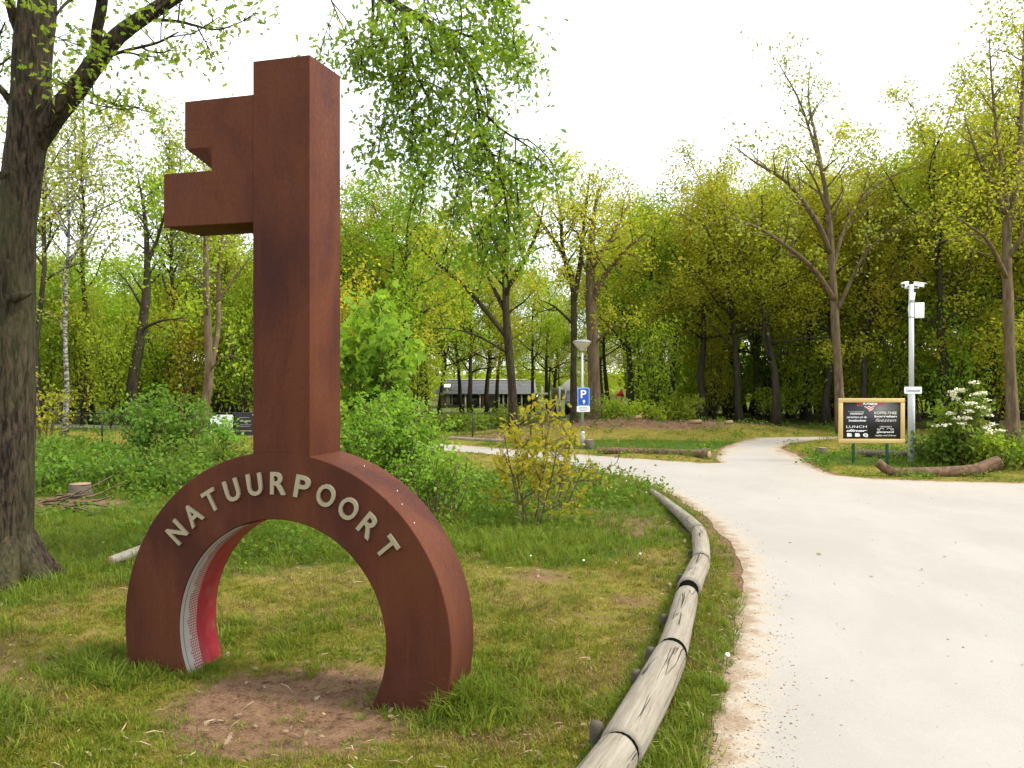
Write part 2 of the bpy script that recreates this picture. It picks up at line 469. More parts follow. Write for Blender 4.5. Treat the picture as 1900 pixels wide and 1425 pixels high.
# zones
def zones(x, y, sdv):
    nz = vnoise(x, y, 1.1) * .6 + vnoise(x, y, 3.1) * .4
    dirt = 1.35 * ell(x, y, -1.29, 5.17, .66, .66, 1.0) + .55 * ell(x, y, .3, 8.2, .5, .4, .9) + .5 * ell(x, y, 1.05, 7.5, .35, .25, .7) \
        + .45 * ell(x, y, -2.6, 8.6, .9, .45, .9) + .5 * ell(x, y, -4.3, 7.5, .5, .4, .7) + .8 * ell(x, y, -7.2, 12.9, 1.6, .5, .6) \
        + .65 * ell(x, y, 5.4, 28.6, 3.2, 1.4, .7) + .6 * ell(x, y, 2.6, 27.2, 2.4, .9, .7) + .7 * ell(x, y, 6.4, 21.5, .7, 2.2, .5) \
        + .6 * ell(x, y, -1, 25.6, 3, .5, .6) + .7 * ell(x, y, 3.9, 21.8, .7, 1.0, .5)
    dirt = dirt + .9 * sstep(.20, .0, sdv) * (y < 24)
    dirt = dirt + .55 * sstep(.60, .78, vnoise(x + 7, y + 3, .8) * .6 + vnoise(x, y + 20, 2.6) * .4) * (y < 14)
    wood = sstep(28.5, 32, y)
    lush = ell(x, y, -4.6, 10.2, 2.6, 2.2, .5) + ell(x, y, -2.2, 9.9, 1.6, 1.0, .5) + ell(x, y, .35, 10.6, 1.2, 1.9, .5) + ell(x, y, 2.0, 12.6, .8, 2.4, .6) \
        + ell(x, y, -5.2, 7.4, 1.2, .8, .6) + ell(x, y, -2.55, 5.8, .55, .4, .7) + ell(x, y, -.35, 5.2, .35, .28, .7) \
        + ell(x, y, -3.2, 4.6, .5, .6, .7) + 1.3 * ell(x, y, 3.2, 23.6, 3.6, 1.5, .5) + .8 * ell(x, y, 8.5, 19.5, 2.5, 1.6, .6) + .7 * ell(x, y, -6.5, 15, 6, 4, .5)
    return np.clip(dirt * (.55 + .9 * nz), 0, 1), np.clip(lush * (.5 + nz), 0, 1), wood
DI, LU, WO = zones(X, Y, SD)
nx, ny = X.shape
idx = np.arange(nx * ny).reshape(nx, ny)
quads = np.stack([idx[:-1, :-1], idx[1:, :-1], idx[1:, 1:], idx[:-1, 1:]], -1).reshape(-1, 4)

def groundmat():
    b = NB('ground_soil_and_moss')
    p = b.pos()
    n1 = b.noise(1.6, 5, .6, p); n2 = b.noise(11, 5, .65, p); n3 = b.noise(55, 4, .7, p)
    lawn = b.ramp(b.math('MULTIPLY_ADD', n2, .5, b.math('MULTIPLY', n1, .5)),
                  [(.34, (.10, .115, .014)), (.46, (.19, .17, .022)), (.56, (.25, .20, .04)), (.68, (.22, .15, .06))])
    lawn = b.mix(b.mrange(n3, .42, .7, 0, .6), lawn, (.075, .065, .018))
    lush = b.ramp(n2, [(.35, (.035, .075, .008)), (.65, (.06, .115, .012))])
    dirt = b.ramp(b.math('MULTIPLY_ADD', n3, .5, b.math('MULTIPLY', n2, .5)), [(.36, (.060, .030, .016)), (.49, (.185, .105, .058)), (.62, (.26, .16, .093))])
    wood = b.ramp(n2, [(.35, (.055, .075, .014)), (.6, (.10, .10, .026)), (.75, (.15, .105, .05))])
    fd = b.mrange(b.math('ADD', b.attr('dirt'), b.math('MULTIPLY_ADD', n2, .5, -.25)), .30, .62)
    fl = b.mrange(b.math('ADD', b.attr('lush'), b.math('MULTIPLY_ADD', n2, .4, -.2)), .25, .6)
    c = b.mix(fl, lawn, lush); c = b.mix(b.attr('wood'), c, wood); c = b.mix(fd, c, dirt)
    h = b.math('ADD', n2, b.math('MULTIPLY', n3, .6))
    return b.done(b.pbr(c, .95, 0, .1, b.bump(h, 1.0, .05)))
gme = mesh_np('ground', np.stack([X, Y, Z], -1).reshape(-1, 3), [quads], True, [groundmat()])
for nm, arr in (('dirt', DI), ('lush', LU), ('wood', WO)):
    at = gme.attributes.new(nm, 'FLOAT', 'POINT'); at.data.foreach_set('value', arr.astype(np.float32).ravel())
ground = tag(link('ground', gme), kind='structure')

# ------------------------------------------------------------------ road sheet
inner = []
for y in np.concatenate([np.arange(1, 20, .3), np.arange(20, 34, .6)]):
    for x in np.arange(-22, 28, .3 if y < 20 else .6):
        inner.append((x + rng.random() * .1, y + rng.random() * .1))
inner = np.array(inner); isd = road_sd(inner[:, 0], inner[:, 1]); inner = inner[isd < -.12]
allp = [Vector(p) for p in ROAD] + [Vector(p) for p in inner]
nb = len(ROAD)
ov, oe, of, _, _, _ = delaunay_2d_cdt(allp, [(i, (i + 1) % nb) for i in range(nb)], [], 1, 1e-5)
ov = np.array([(v.x, v.y) for v in ov]); rsd = -road_sd(ov[:, 0], ov[:, 1])
rz = .002 - 1.4 * sstep(31, 80, ov[:, 1])
def roadmat():
    b = NB('pale_asphalt_and_sand')
    p = b.pos(); n1 = b.noise(.5, 4, .5, p); n2 = b.noise(5, 4, .6, p); n3 = b.noise(170, 3, .7, p); n4 = b.noise(60, 3, .7, p)
    e = b.math('ADD', b.attr('edge'), b.math('MULTIPLY_ADD', n2, .7, -.35))
    asp = b.ramp(n3, [(.3, (.225, .208, .178)), (.5, (.295, .274, .238)), (.7, (.35, .328, .292))])
    asp = b.mix(b.mrange(n1, .4, .65, 0, .5), asp, (.325, .295, .26))
    tr = b.noise(.7, 6, .7, b.pos((1, .5, 1)), .3)
    asp = b.mix(b.mrange(tr, .36, .62, .30, 0), asp, (.225, .20, .165))
    sand = b.ramp(n4, [(.3, (.23, .17, .115)), (.48, (.325, .275, .205)), (.68, (.38, .335, .265))])
    brown = b.ramp(n4, [(.3, (.15, .10, .058)), (.6, (.26, .19, .125))])
    c = b.mix(b.mrange(e, .10, .36), sand, asp)
    c = b.mix(b.mrange(e, .0, .20), brown, c)
    c = b.mix(b.mrange(n4, .62, .75, 0, .35), c, (.24, .20, .15))
    return b.done(b.pbr(c, .9, 0, .2, b.bump(n3, .35, .006)))
rme = mesh_np('road', np.column_stack([ov, rz]), [np.array([f for f in of if len(f) == 3])], True, [roadmat()])
at = rme.attributes.new('edge', 'FLOAT', 'POINT')
far_bonus = rsd.copy()
# the gravel apron to the right of the bend and the side path stay sandy far from the edge
apron = np.clip(ell(ov[:, 0], ov[:, 1], 9.5, 16.0, 6.5, 3.3, .35) + ell(ov[:, 0], ov[:, 1], 7.3, 22.5, 2.0, 4.5, .3), 0, 1)
far_bonus = np.where(rsd > .25, np.maximum(.28, rsd * (1 - apron) + .30 * apron), rsd)
at.data.foreach_set('value', far_bonus.astype(np.float32))
road = tag(link('road', rme), kind='structure')

# ------------------------------------------------------------------ key sculpture
KA = math.atan2(-.286, .958)
key = thing('key_sculpture', 'giant upright rusted steel key standing on its ring in the grass', 'sculpture', (-1.477, 5.45, 0), KA)
RO, RI, ZC, TH = 1.168, .741, .325, .40
S0, S1, ZT = -.182, .222, 3.98
def ring_sector():
    a0 = math.asin(-(ZC + .12) / RO); a1 = math.pi - a0
    b0 = math.asin(-(ZC + .12) / RI); b1 = math.pi - b0
    n = 96
    o = [(RO * math.cos(a0 + (a1 - a0) * i / n), ZC + RO * math.sin(a0 + (a1 - a0) * i / n)) for i in range(n + 1)]
    i_ = [(RI * math.cos(b0 + (b1 - b0) * i / n), ZC + RI * math.sin(b0 + (b1 - b0) * i / n)) for i in range(n + 1)]
    v = []; 
    for y in (0, TH):
        v += [(x, y, z) for x, z in o] + [(x, y, z) for x, z in i_]
    k = n + 1; q = []
    for i in range(n):
        q.append([i + 1, i, k + i, k + i + 1])                                  # front
        q.append([2*k + i, 2*k + i + 1, 3*k + i + 1, 3*k + i])                  # back
        q.append([i, i + 1, 2*k + i + 1, 2*k + i])                              # outer
        q.append([k + i + 1, k + i, 3*k + i, 3*k + i + 1])                      # inner
    q.append([0, 2*k, 3*k, k]); q.append([n, k + n, 3*k + n, 2*k + n])
    return np.array(v), q
v, q = ring_sector()
me = mesh_np('bow', v, [q], False, [M['rust']])
bm = bmesh.new(); bm.from_mesh(me); bmesh.ops.recalc_face_normals(bm, faces=bm.faces)
for f in bm.faces: f.smooth = True
for e in bm.edges:
    if len(e.link_faces) == 2 and e.calc_face_angle() > .6: e.smooth = False
bm.to_mesh(me); bm.free()
bow = link('bow', me, key)
md = bow.modifiers.new('bevel', 'BEVEL'); md.width = .006; md.segments = 2; md.limit_method = 'ANGLE'; md.angle_limit = R(50)
# shaft: its foot follows the ring, sunk a little into it
mb = MB(); n = 10
foot = [(S0 + (S1 - S0) * i / n, ZC + math.sqrt(RO ** 2 - (S0 + (S1 - S0) * i / n) ** 2) - .0005) for i in range(n + 1)]
mb.prism([(S1, ZT), (S0, ZT)] + foot, TH)
mb.build('shaft', M['rust'], key, bevel=.006)
mb = MB()
mb.prism([(S0 - .001, 3.772), (-.70, 3.772), (-.70, 3.466), (-.486, 3.466), (-.486, 3.308), (-.863, 3.308), (-.863, 2.955), (S0 - .001, 2.955)], TH - .006)
mb.build('bit', M['rust'], key, loc=(0, .003, 0), bevel=.006)
# painted liner on the left inner face
n = 80; v = []; uvs = []; q = []
a0, a1 = R(112), math.pi + math.asin((ZC + .05) / RI)
for i in range(n + 1):
    a = a0 + (a1 - a0) * i / n
    for y, vv in ((.006, 0), (TH - .03, TH - .03)):
        for r in (RI - .004,):
            v.append((r * math.cos(a), y, ZC + r * math.sin(a))); uvs.append(((a - a0) * RI, vv))
for i in range(n): q.append([2*i, 2*i+1, 2*i+3, 2*i+2])
me = mesh_np('liner', v, [q], True, [M['liner']])
ul = me.uv_layers.new(name='UVMap')
li = np.zeros(len(me.loops), np.int32); me.loops.foreach_get('vertex_index', li)
ul.data.foreach_set('uv', np.array(uvs, np.float32)[li].ravel())
lo = link('liner', me, key); sm = lo.modifiers.new('solid', 'SOLIDIFY'); sm.thickness = .003; sm.offset = 0
lo['label'] = 'red and white halftone painted lining inside the ring'

# ---- text helper
def text_mesh(txt, size, extrude, offset=0.0, space=1.0, shear=0.0, align='CENTER'):
    c = bpy.data.curves.new('text', 'FONT'); c.body = txt; c.size = size; c.extrude = extrude; c.offset = offset
    c.align_x = align; c.space_character = space; c.shear = shear; c.resolution_u = 4
    o = bpy.data.objects.new('text', c); COL.objects.link(o)
    dg = bpy.context.evaluated_depsgraph_get()
    me = bpy.data.meshes.new_from_object(o.evaluated_get(dg))
    bpy.data.objects.remove(o); bpy.data.curves.remove(c)
    return me
def text_obj(name, txt, size, mat, parent, loc, extrude=.002, offset=0.0, space=1.0, shear=0.0, width=None, height=None, center=True):
    """text standing upright in the parent's XZ plane facing -Y"""
    me = text_mesh(txt, size, extrude, offset * size, space, shear)
    co = np.zeros(len(me.vertices) * 3, np.float32); me.vertices.foreach_get('co', co); co = co.reshape(-1, 3)
    mn, mx = co.min(0), co.max(0)
    if center: co -= [(mn[0] + mx[0]) / 2, (mn[1] + mx[1]) / 2, 0]
    if width: co[:, 0] *= width / (mx[0] - mn[0])
    if height: co[:, 1] *= height / (mx[1] - mn[1])
    me.vertices.foreach_set('co', co.ravel()); me.materials.clear(); me.materials.append(mat)
    me.name = name; me.update()
    return link(name, me, parent, loc, (R(90), 0, 0))
word = 'NATUURPOORT'
for i, ch in enumerate(word):
    th = R(140.0 - (140.0 - 39.0) * i / 10)
    rr = .972
    w = {'N': .112, 'A': .122, 'T': .105, 'U': .108, 'R': .112, 'P': .104, 'O': .126}[ch]
    o = text_obj('letter', ch, .2, M['letter'], key, (rr * math.cos(th), -.012, ZC + rr * math.sin(th)), extrude=.008, offset=.022, width=w, height=.142)
    o.rotation_euler = Matrix.Rotation(-(th - math.pi / 2), 4, 'Y').to_3x3().to_4x4() .__matmul__(Matrix.Rotation(R(90), 4, 'X')).to_euler()
# pale flecks on the ring's upper side
for a, yy in ((52, .22), (47, .12), (40, .08), (66, .25)):
    mb = MB(); s = .005
    pts = [(math.cos(t) * s * (1 + .5 * math.sin(3 * t)), math.sin(t) * s * .7) for t in np.linspace(0, 6.28, 9)[:-1]]
    mb.prism(pts, .002)
    o = mb.build('pale_fleck', M['petal'], key)
    ar = R(a); rr = RO + .001
    o.matrix_parent_inverse = Matrix.Identity(4)
    o.location = (rr * math.cos(ar), yy, ZC + rr * math.sin(ar)); o.rotation_euler = (0, -ar, R(90))

# ------------------------------------------------------------------ tree growing
def unit(v): return v / (np.linalg.norm(v, axis=-1, keepdims=True) + 1e-9)
LOBED = np.array([[0, 0], [.12, .05], [.22, .20], [.30, .10], [.45, .30], [.55, .13], [.72, .26], [.80, .10], [1.0, 0],
                  [.80, -.10], [.72, -.26], [.55, -.13], [.45, -.30], [.30, -.10], [.22, -.20], [.12, -.05]])
PALM = np.array([[0, 0], [.10, .12], [.05, .42], [.30, .28], [.50, .55], [.60, .20], [1.0, 0], [.60, -.20], [.50, -.55], [.30, -.28], [.05, -.42], [.10, -.12]])
def leaves(c, L, g, bias=.6, shape='quad', wr=.62, droop=0.0, dirs=None):
    n = len(c); L = L * (0.65 + .7 * g.random(n))
    nr = unit(g.normal(size=(n, 3)) + [0, 0, bias])
    if dirs is None: dirs = g.normal(size=(n, 3)) - [0, 0, droop]
    ax = unit(dirs - nr * (dirs * nr).sum(1, keepdims=True)); bx = np.cross(nr, ax)
    if shape == 'quad':
        o = [(0, 0, 0), (.48, wr / 2, .10), (1, 0, 0), (.48, -wr / 2, .10)]
        v = np.stack([c + ax * (L * u)[:, None] + bx * (L * w)[:, None] + nr * (L * h)[:, None] for u, w, h in o], 1)
        f = np.arange(4 * n).reshape(n, 4)
        return v.reshape(-1, 3), f
    S = LOBED if shape == 'lobed' else PALM; k = len(S)
    v = np.stack([c + ax * (L * u)[:, None] + bx * (L * w)[:, None] + nr * (L * (abs(w) * .35 - u * u * .18))[:, None] for u, w in S], 1)
    f = np.arange(k * n).reshape(n, k)
    return v.reshape(-1, 3), f

def grow(limbs, g, sub=2.2, sublen=1.1, ntwig=5, twiglen=.45, kleaf=7, L=.15, up=.35, droop=0.0, shape='quad', bias=.6,
         spread=.10, start=.35, sides=7, wr=.62, subr=.45, twig_sides=3, keep=1.0, tight=1.0, leafstart=0.0):
    """limbs: list of (pts, radii, start or None). returns wood MB and leaf verts/faces"""
    W = MB(); tw_a = []; tw_d = []; tw_r = []
    for li, limb in enumerate(limbs):
        pts, rad = np.asarray(limb[0], float), np.asarray(limb[1], float)
        st = limb[2] if len(limb) > 2 and limb[2] is not None else start
        W.tube(pts, rad, sides if rad[0] > .05 else 5, True, .06, g)
        seg = np.linalg.norm(np.diff(pts, axis=0), axis=1); cum = np.concatenate([[0], np.cumsum(seg)]); tot = cum[-1]
        ns = max(2, int(tot * (1 - st) * sub))
        for s in range(ns):
            t = st + (1 - st) * (s + g.random()) / ns
            d = t * tot; i = min(np.searchsorted(cum, d, 'right') - 1, len(pts) - 2); u = (d - cum[i]) / (seg[i] + 1e-9)
            p = pts[i] * (1 - u) + pts[i + 1] * u; r = rad[i] * (1 - u) + rad[i + 1] * u
            fw = unit(pts[i + 1] - pts[i])
            rd = g.normal(size=3); rd -= fw * (rd @ fw); rd = unit(rd)
            dr = unit(rd * 1.0 + fw * .55 * tight + np.array([0, 0, up - droop * .4]))
            ln = sublen * (.55 + .8 * g.random()) * (1.15 - .55 * t)
            m = 4; q = [p]
            for k in range(m):
                dr = unit(dr + g.normal(size=3) * .20 + np.array([0, 0, up * .25 - droop * .35])); q.append(q[-1] + dr * ln / m)
            q = np.array(q); r0 = min(r * .7, max(.010, subr * r + .004)); rr = np.linspace(r0, .005, m + 1)
            W.tube(q, rr, 4, False)
            for k in range(ntwig):
                tt = .25 + .75 * g.random(); j = min(int(tt * m), m - 1); uu = tt * m - j
                pp = q[j] * (1 - uu) + q[j + 1] * uu
                dd = unit(unit(q[j + 1] - q[j]) * .8 + g.normal(size=3) * .7 + np.array([0, 0, up * .3 - droop * .6]))
                tw_a.append(pp); tw_d.append(dd * twiglen * (.5 + g.random())); tw_r.append(.006)
            tw_a.append(q[-1]); tw_d.append(unit(dr) * twiglen * .7); tw_r.append(.005)
    a = np.array(tw_a); d = np.array(tw_d); n = len(a)
    # twigs: three-sided slivers
    b1 = unit(np.cross(d, g.normal(size=(n, 3)))); b2 = unit(np.cross(d, b1)); r = .0055
    v = np.stack([a + b1 * r, a - b1 * r * .5 + b2 * r * .87, a - b1 * r * .5 - b2 * r * .87, a + d], 1).reshape(-1, 3)
    f = (np.arange(n) * 4)[:, None, None] + np.array([[0, 1, 3], [1, 2, 3], [2, 0, 3]])[None]
    W.add(v, (), f.reshape(-1, 3))
    if keep < 1: 
        kk = g.random(n) < keep; a = a[kk]; d = d[kk]; n = len(a)
    t = .15 + .9 * g.random((n, kleaf))
    c = (a[:, None] + d[:, None] * t[..., None] + g.normal(size=(n, kleaf, 3)) * spread).reshape(-1, 3)
    if leafstart: c = c[c[:, 2] > leafstart]
    lv, lf = leaves(c, L, g, bias, shape, wr, droop)
    return W, lv, lf

def make_tree(name, label, cat, loc, W, lv, lf, bark, leaf, group=None, rz=0.0):
    t = thing(name, label, cat, loc, rz, group)
    W.build('trunk', bark, t, smooth=True)
    link('crown', mesh_np('crown', lv, [lf], False, [leaf]), t)
    return t

def copy_tree(o, loc, rz, s, label=None):
    c = o.copy(); COL.objects.link(c); c.location = loc; c.rotation_euler = (0, 0, rz); c.scale = s
    if label: c['label'] = label
    for ch in o.children:
        d = ch.copy(); COL.objects.link(d); d.parent = c
    return c

def wander(p0, d0, ln, n, g, amp=.15, upc=0.0):
    q = [np.array(p0, float)]; d = unit(np.array(d0, float))
    for k in range(n):
        d = unit(d + g.normal(size=3) * amp + np.array([0, 0, upc])); q.append(q[-1] + d * ln / n)
    return np.array(q)

def auto_limbs(seed, H, r0, clear, nl, spread, lean=.04, rise=.55):
    g = np.random.default_rng(seed)
    m = 10; z = np.linspace(0, H, m)
    wob = np.cumsum(g.normal(size=(m, 2)) * .07 * H / 9, 0); wob -= wob[0]
    la = g.random() * 6.28
    tr = np.column_stack([wob[:, 0] + math.cos(la) * lean * z, wob[:, 1] + math.sin(la) * lean * z, z])
    rad = r0 * (1 - .82 * (z / H) ** .9); rad[0] *= 1.35
    limbs = [(tr, rad, max(.55, clear))]
    for k in range(nl):
        t = clear + (.93 - clear) * (k + g.random()) / nl
        i = t * (m - 1); j = int(i); p = tr[j] + (tr[min(j + 1, m - 1)] - tr[j]) * (i - j)
        az = k * 2.4 + g.random() * 1.2
        el = rise * (.5 + .9 * t)
        ln = spread * (1.1 - .62 * abs((t - clear) / (1 - clear) - .25)) * (.75 + .5 * g.random())
        q = wander(p, [math.cos(az), math.sin(az), el], ln, 6, g, .16, .05)
        rb = r0 * (1 - .82 * t) * .5
        limbs.append((q, np.linspace(rb, .012, 7), .25))
    return limbs, g

# ------------------------------------------------------------------ generic wood trees
def gz(x, y): return float(height(np.array([x]), np.array([y]))[0])
protos = []
specs = [(11, 9.0, .16, .34, 15, 2.9, 'leaf_oak'), (12, 10.0, .18, .32, 17, 3.2, 'leaf_oak'), (13, 8.2, .13, .30, 14, 2.5, 'leaf_green'),
         (14, 9.5, .15, .28, 16, 2.8, 'leaf_green'), (15, 8.6, .16, .24, 16, 2.9, 'leaf_oak')]
for (sd_, H, r0, cl, nl, spd, lm) in specs:
    limbs, g = auto_limbs(sd_, H, r0, cl, nl, spd)
    W, lv, lf = grow(limbs, g, sub=2.6, sublen=1.2, ntwig=6, twiglen=.5, kleaf=20, L=.112, up=.22, spread=.20, bias=1.1)
    protos.append((W.mesh('trunk', M['bark_wood'], True), mesh_np('crown', lv, [lf], False, [M[lm]]), H))
print('proto leaves', [len(p[1].polygons) for p in protos])

RIGHT_L = 'dark slim trunk with yellow green spring leaves in the dense wood beyond the side path'
LEFT_L = 'leafy green tree crowded in the wood behind the left wire fence'
BACK_L = 'tree with thin dark trunk standing around the low house in the distance'
def place(k, x, y, s, rz, label, group, name='wood_tree'):
    t = thing(name, label, 'tree', (x, y, gz(x, y) - .05), rz, group)
    t.scale = (s, s, s)
    link('trunk', protos[k][0], t); link('crown', protos[k][1], t)
    return t
used = []
def free(x, y, r):
    for a, b in used:
        if (a - x) ** 2 + (b - y) ** 2 < r * r: return False
    used.append((x, y)); return True
# right wood: trunks seen in the photograph first, then filler behind
RL = ['wood edge tree directly right of the play tower', 'dark tree behind the round bush on the leaf bank', 'dark tree left of the end of the side path, nearest the bush', 'tree deep behind the left mouth of the side path',
      'dark tree at the wood edge just left of the side path end', 'tree in the wood straight behind the side path end, left one', 'dark forked tree straight behind the end of the side path', 'tree in the wood straight behind the side path end, right one',
      'dark tree left of the tall brown oak behind the blackboard', 'dark tree directly right of the oak behind the blackboard', 'tree in the wood behind the right half of the blackboard', 'tree in the wood right behind the camera pole',
      'thick dark tree at the wood edge above the flowering elder', 'tree in the wood between the elder and the brown oak at the right edge', 'dark tree just left of the brown oak at the right edge', 'tree cut by the right edge of the picture', 'tree beyond the right edge, only leaves in view']
RL = iter(RL)
for px, d, k, s in [(1205, 33, 2, .95), (1240, 36, 0, 1), (1305, 33, 1, .92), (1350, 38, 4, 1), (1375, 31.5, 0, .92), (1408, 35, 2, 1.05), (1440, 30.5, 4, .98),
                    (1467, 39, 1, 1), (1532, 32, 1, .95), (1600, 31, 0, .95), (1640, 36, 4, 1.0), (1700, 34, 3, 1.05), (1748, 30, 1, 1.05), (1800, 35, 0, 1.15), (1840, 31, 4, 1.12), (1925, 30, 1, 1.2), (1985, 28, 4, 1.15)]:
    x = (px - CX) / F * d; used.append((x, d))
    place(k, x, d, s, rng.random() * 6.28, next(RL), 'trees of the wood beyond the side path')
cnt = 0
for _ in range(900):
    d = 33 + 27 * rng.random() ** 1.2; px = 1190 + 900 * rng.random()
    x = (px - CX) / F * d
    if not free(x, d, 2.0): continue
    zt = .86 + .36 * sstep(1500, 1900, px) + .018 * (d - 33)
    place([2, 3, 2, 3, 0, 4, 1][int(rng.integers(0, 7 if d < 37 else 5))], x, d, zt * (.9 + .25 * rng.random()), rng.random() * 6.28, RIGHT_L, 'trees of the wood beyond the side path'); cnt += 1
    if cnt > 50: break
cnt = 0
for _ in range(700):
    d = 31 + 24 * rng.random() ** 1.1; px = -120 + 880 * rng.random()
    x = (px - CX) / F * d
    if 200 < px < 330 and d < 40: continue
    if not free(x, d, 2.2): continue
    s = (.66 + .14 * rng.random()) * (1 + .3 * sstep(560, 720, px)) * (1 + .008 * (d - 31))
    place([2, 3, 2, 3, 0][int(rng.integers(0, 5))], x, d, s, rng.random() * 6.28, LEFT_L, 'trees of the wood behind the left fence'); cnt += 1
    if cnt > 46: break
BL = iter(['thin tree in front of the left end of the low house', 'thin tree before the left windows of the low house', 'forked tree before the door of the low house', 'tree before the brick pier of the low house',
           'tree just left of the forked oak, close to the house wall', 'tree at the right end of the low house roof', 'tree left of the white pergola post', 'leaning tree behind the pergola', 'dense tree behind the maple shrub, left of the house',
           'tree left of the play tower in the distance', 'tree directly behind the play tower', 'tree right behind the play tower roof', 'tall tree behind the left end of the house', 'tall dense tree behind the maple shrub', 'tall tree far behind the lamp post'])
for px, d, k, s in [(815, 44, 2, .95), (857, 52, 0, .9), (872, 46, 4, .92), (903, 50, 1, .9), (918, 58, 0, 1), (988, 52, 2, 1.0), (1020, 61, 3, 1.0), (1028, 66, 4, 1.0),
                    (790, 48, 3, 1.1), (1130, 46, 2, 1), (1176, 36, 0, .98), (1188, 44, 4, 1), (760, 60, 1, 1.2), (700, 62, 4, 1.3), (1110, 64, 3, 1.2)]:
    x = (px - CX) / F * d
    place(k, x, d, s, rng.random() * 6.28, next(BL), 'trees around the distant house')
for i in range(20):
    d = 98 + 22 * rng.random(); px = 760 + 480 * (i + rng.random()) / 20
    place(int(rng.integers(0, 5)), (px - CX) / F * d, d, .75 + .35 * rng.random(), rng.random() * 6.28, 'far tree on the horizon behind the low house roof', 'far trees behind the house')

# ------------------------------------------------------------------ individual trees by the road
def local_limbs(base, lst, n=9):
    """lst: list of ([(px,py,d),...], [r...], start)"""
    out = []
    for pts, rad, st in lst:
        p = np.array([P(*q) for q in pts]) - base
        full = np.column_stack([p, rad])
        f = smooth_path(full, n + 2 * len(pts))
        out.append((f[:, :3], np.maximum(f[:, 3], .006), st))
    return out
def px_tree(name, label, base_px, d, lst, seed, bark, leaf, cat='tree', **kw):
    base = P(base_px, 0, d); base[2] = gz(base[0], d) - .05
    g = np.random.default_rng(seed)
    W, lv, lf = grow(local_limbs(base, lst), g, **kw)
    return make_tree(name, label, cat, base, W, lv, lf, bark, leaf)

px_tree('oak_tree', 'forked oak with olive yellow crown in front of the low house', 955, 26.3,
        [([(953, 818, 26.3), (950, 720, 26.3), (943, 640, 26.2), (938, 560, 26.2), (938, 480, 26.3), (945, 400, 26.4), (950, 330, 26.4)], [.19, .13, .13, .105, .085, .06, .03], .45),
         ([(940, 625, 26.2), (892, 565, 26.0), (850, 520, 25.8), (800, 480, 25.5), (770, 450, 25.4)], [.085, .07, .055, .035, .015], .3),
         ([(938, 580, 26.2), (905, 510, 26.6), (880, 440, 27), (860, 380, 27)], [.07, .055, .04, .015], .3),
         ([(943, 655, 26.2), (890, 625, 25.6), (840, 610, 25.2), (800, 610, 25)], [.045, .035, .02, .010], .4),
         ([(938, 540, 26.2), (975, 480, 26.0), (1000, 420, 26), (1010, 370, 26)], [.09, .07, .04, .015], .3),
         ([(938, 520, 26.2), (920, 450, 25.4), (900, 400, 25)], [.08, .05, .02], .3)], 31, M['bark_oak'], M['leaf_oak'],
        sub=3.4, sublen=1.35, ntwig=6, kleaf=18, L=.105, spread=.18, bias=1.0)
px_tree('oak_tree', 'oak with paired upright limbs and yellow leaves left of the lamp post', 1065, 27.6,
        [([(1066, 808, 27.6), (1064, 700, 27.6), (1065, 600, 27.6), (1062, 520, 27.6), (1045, 470, 27.6), (1040, 400, 27.6), (1030, 330, 27.5)], [.16, .105, .10, .09, .075, .055, .025], .5),
         ([(1064, 560, 27.6), (1078, 480, 27.8), (1085, 400, 28), (1095, 320, 28)], [.10, .08, .05, .02], .3),
         ([(1045, 470, 27.6), (1010, 420, 27), (985, 380, 26.8)], [.08, .05, .02], .2),
         ([(1062, 600, 27.6), (1030, 570, 27), (1000, 555, 26.5)], [.05, .03, .012], .3)], 32, M['bark_oak'], M['leaf_oak'],
        sub=3.4, sublen=1.35, ntwig=6, kleaf=18, L=.105, spread=.18, bias=1.0)
px_tree('oak_tree', 'thick trunked tree directly behind the lamp post', 1102, 28.2,
        [([(1103, 806, 28.2), (1102, 700, 28.2), (1098, 600, 28.2), (1095, 500, 28.2), (1100, 420, 28.2), (1110, 350, 28.2)], [.27, .205, .195, .15, .09, .03], .5),
         ([(1098, 560, 28.2), (1130, 500, 27.8), (1165, 460, 27.4), (1200, 430, 27.2)], [.12, .08, .05, .015], .3),
         ([(1096, 500, 28.2), (1140, 430, 28.6), (1170, 370, 29)], [.10, .06, .02], .3),
         ([(1100, 640, 28.2), (1135, 610, 27.6), (1160, 600, 27.2)], [.05, .03, .012], .3)], 33, M['bark_brown'], M['leaf_oak'],
        sub=3.4, sublen=1.35, ntwig=6, kleaf=18, L=.105, spread=.18, bias=1.0)
D = 27.0
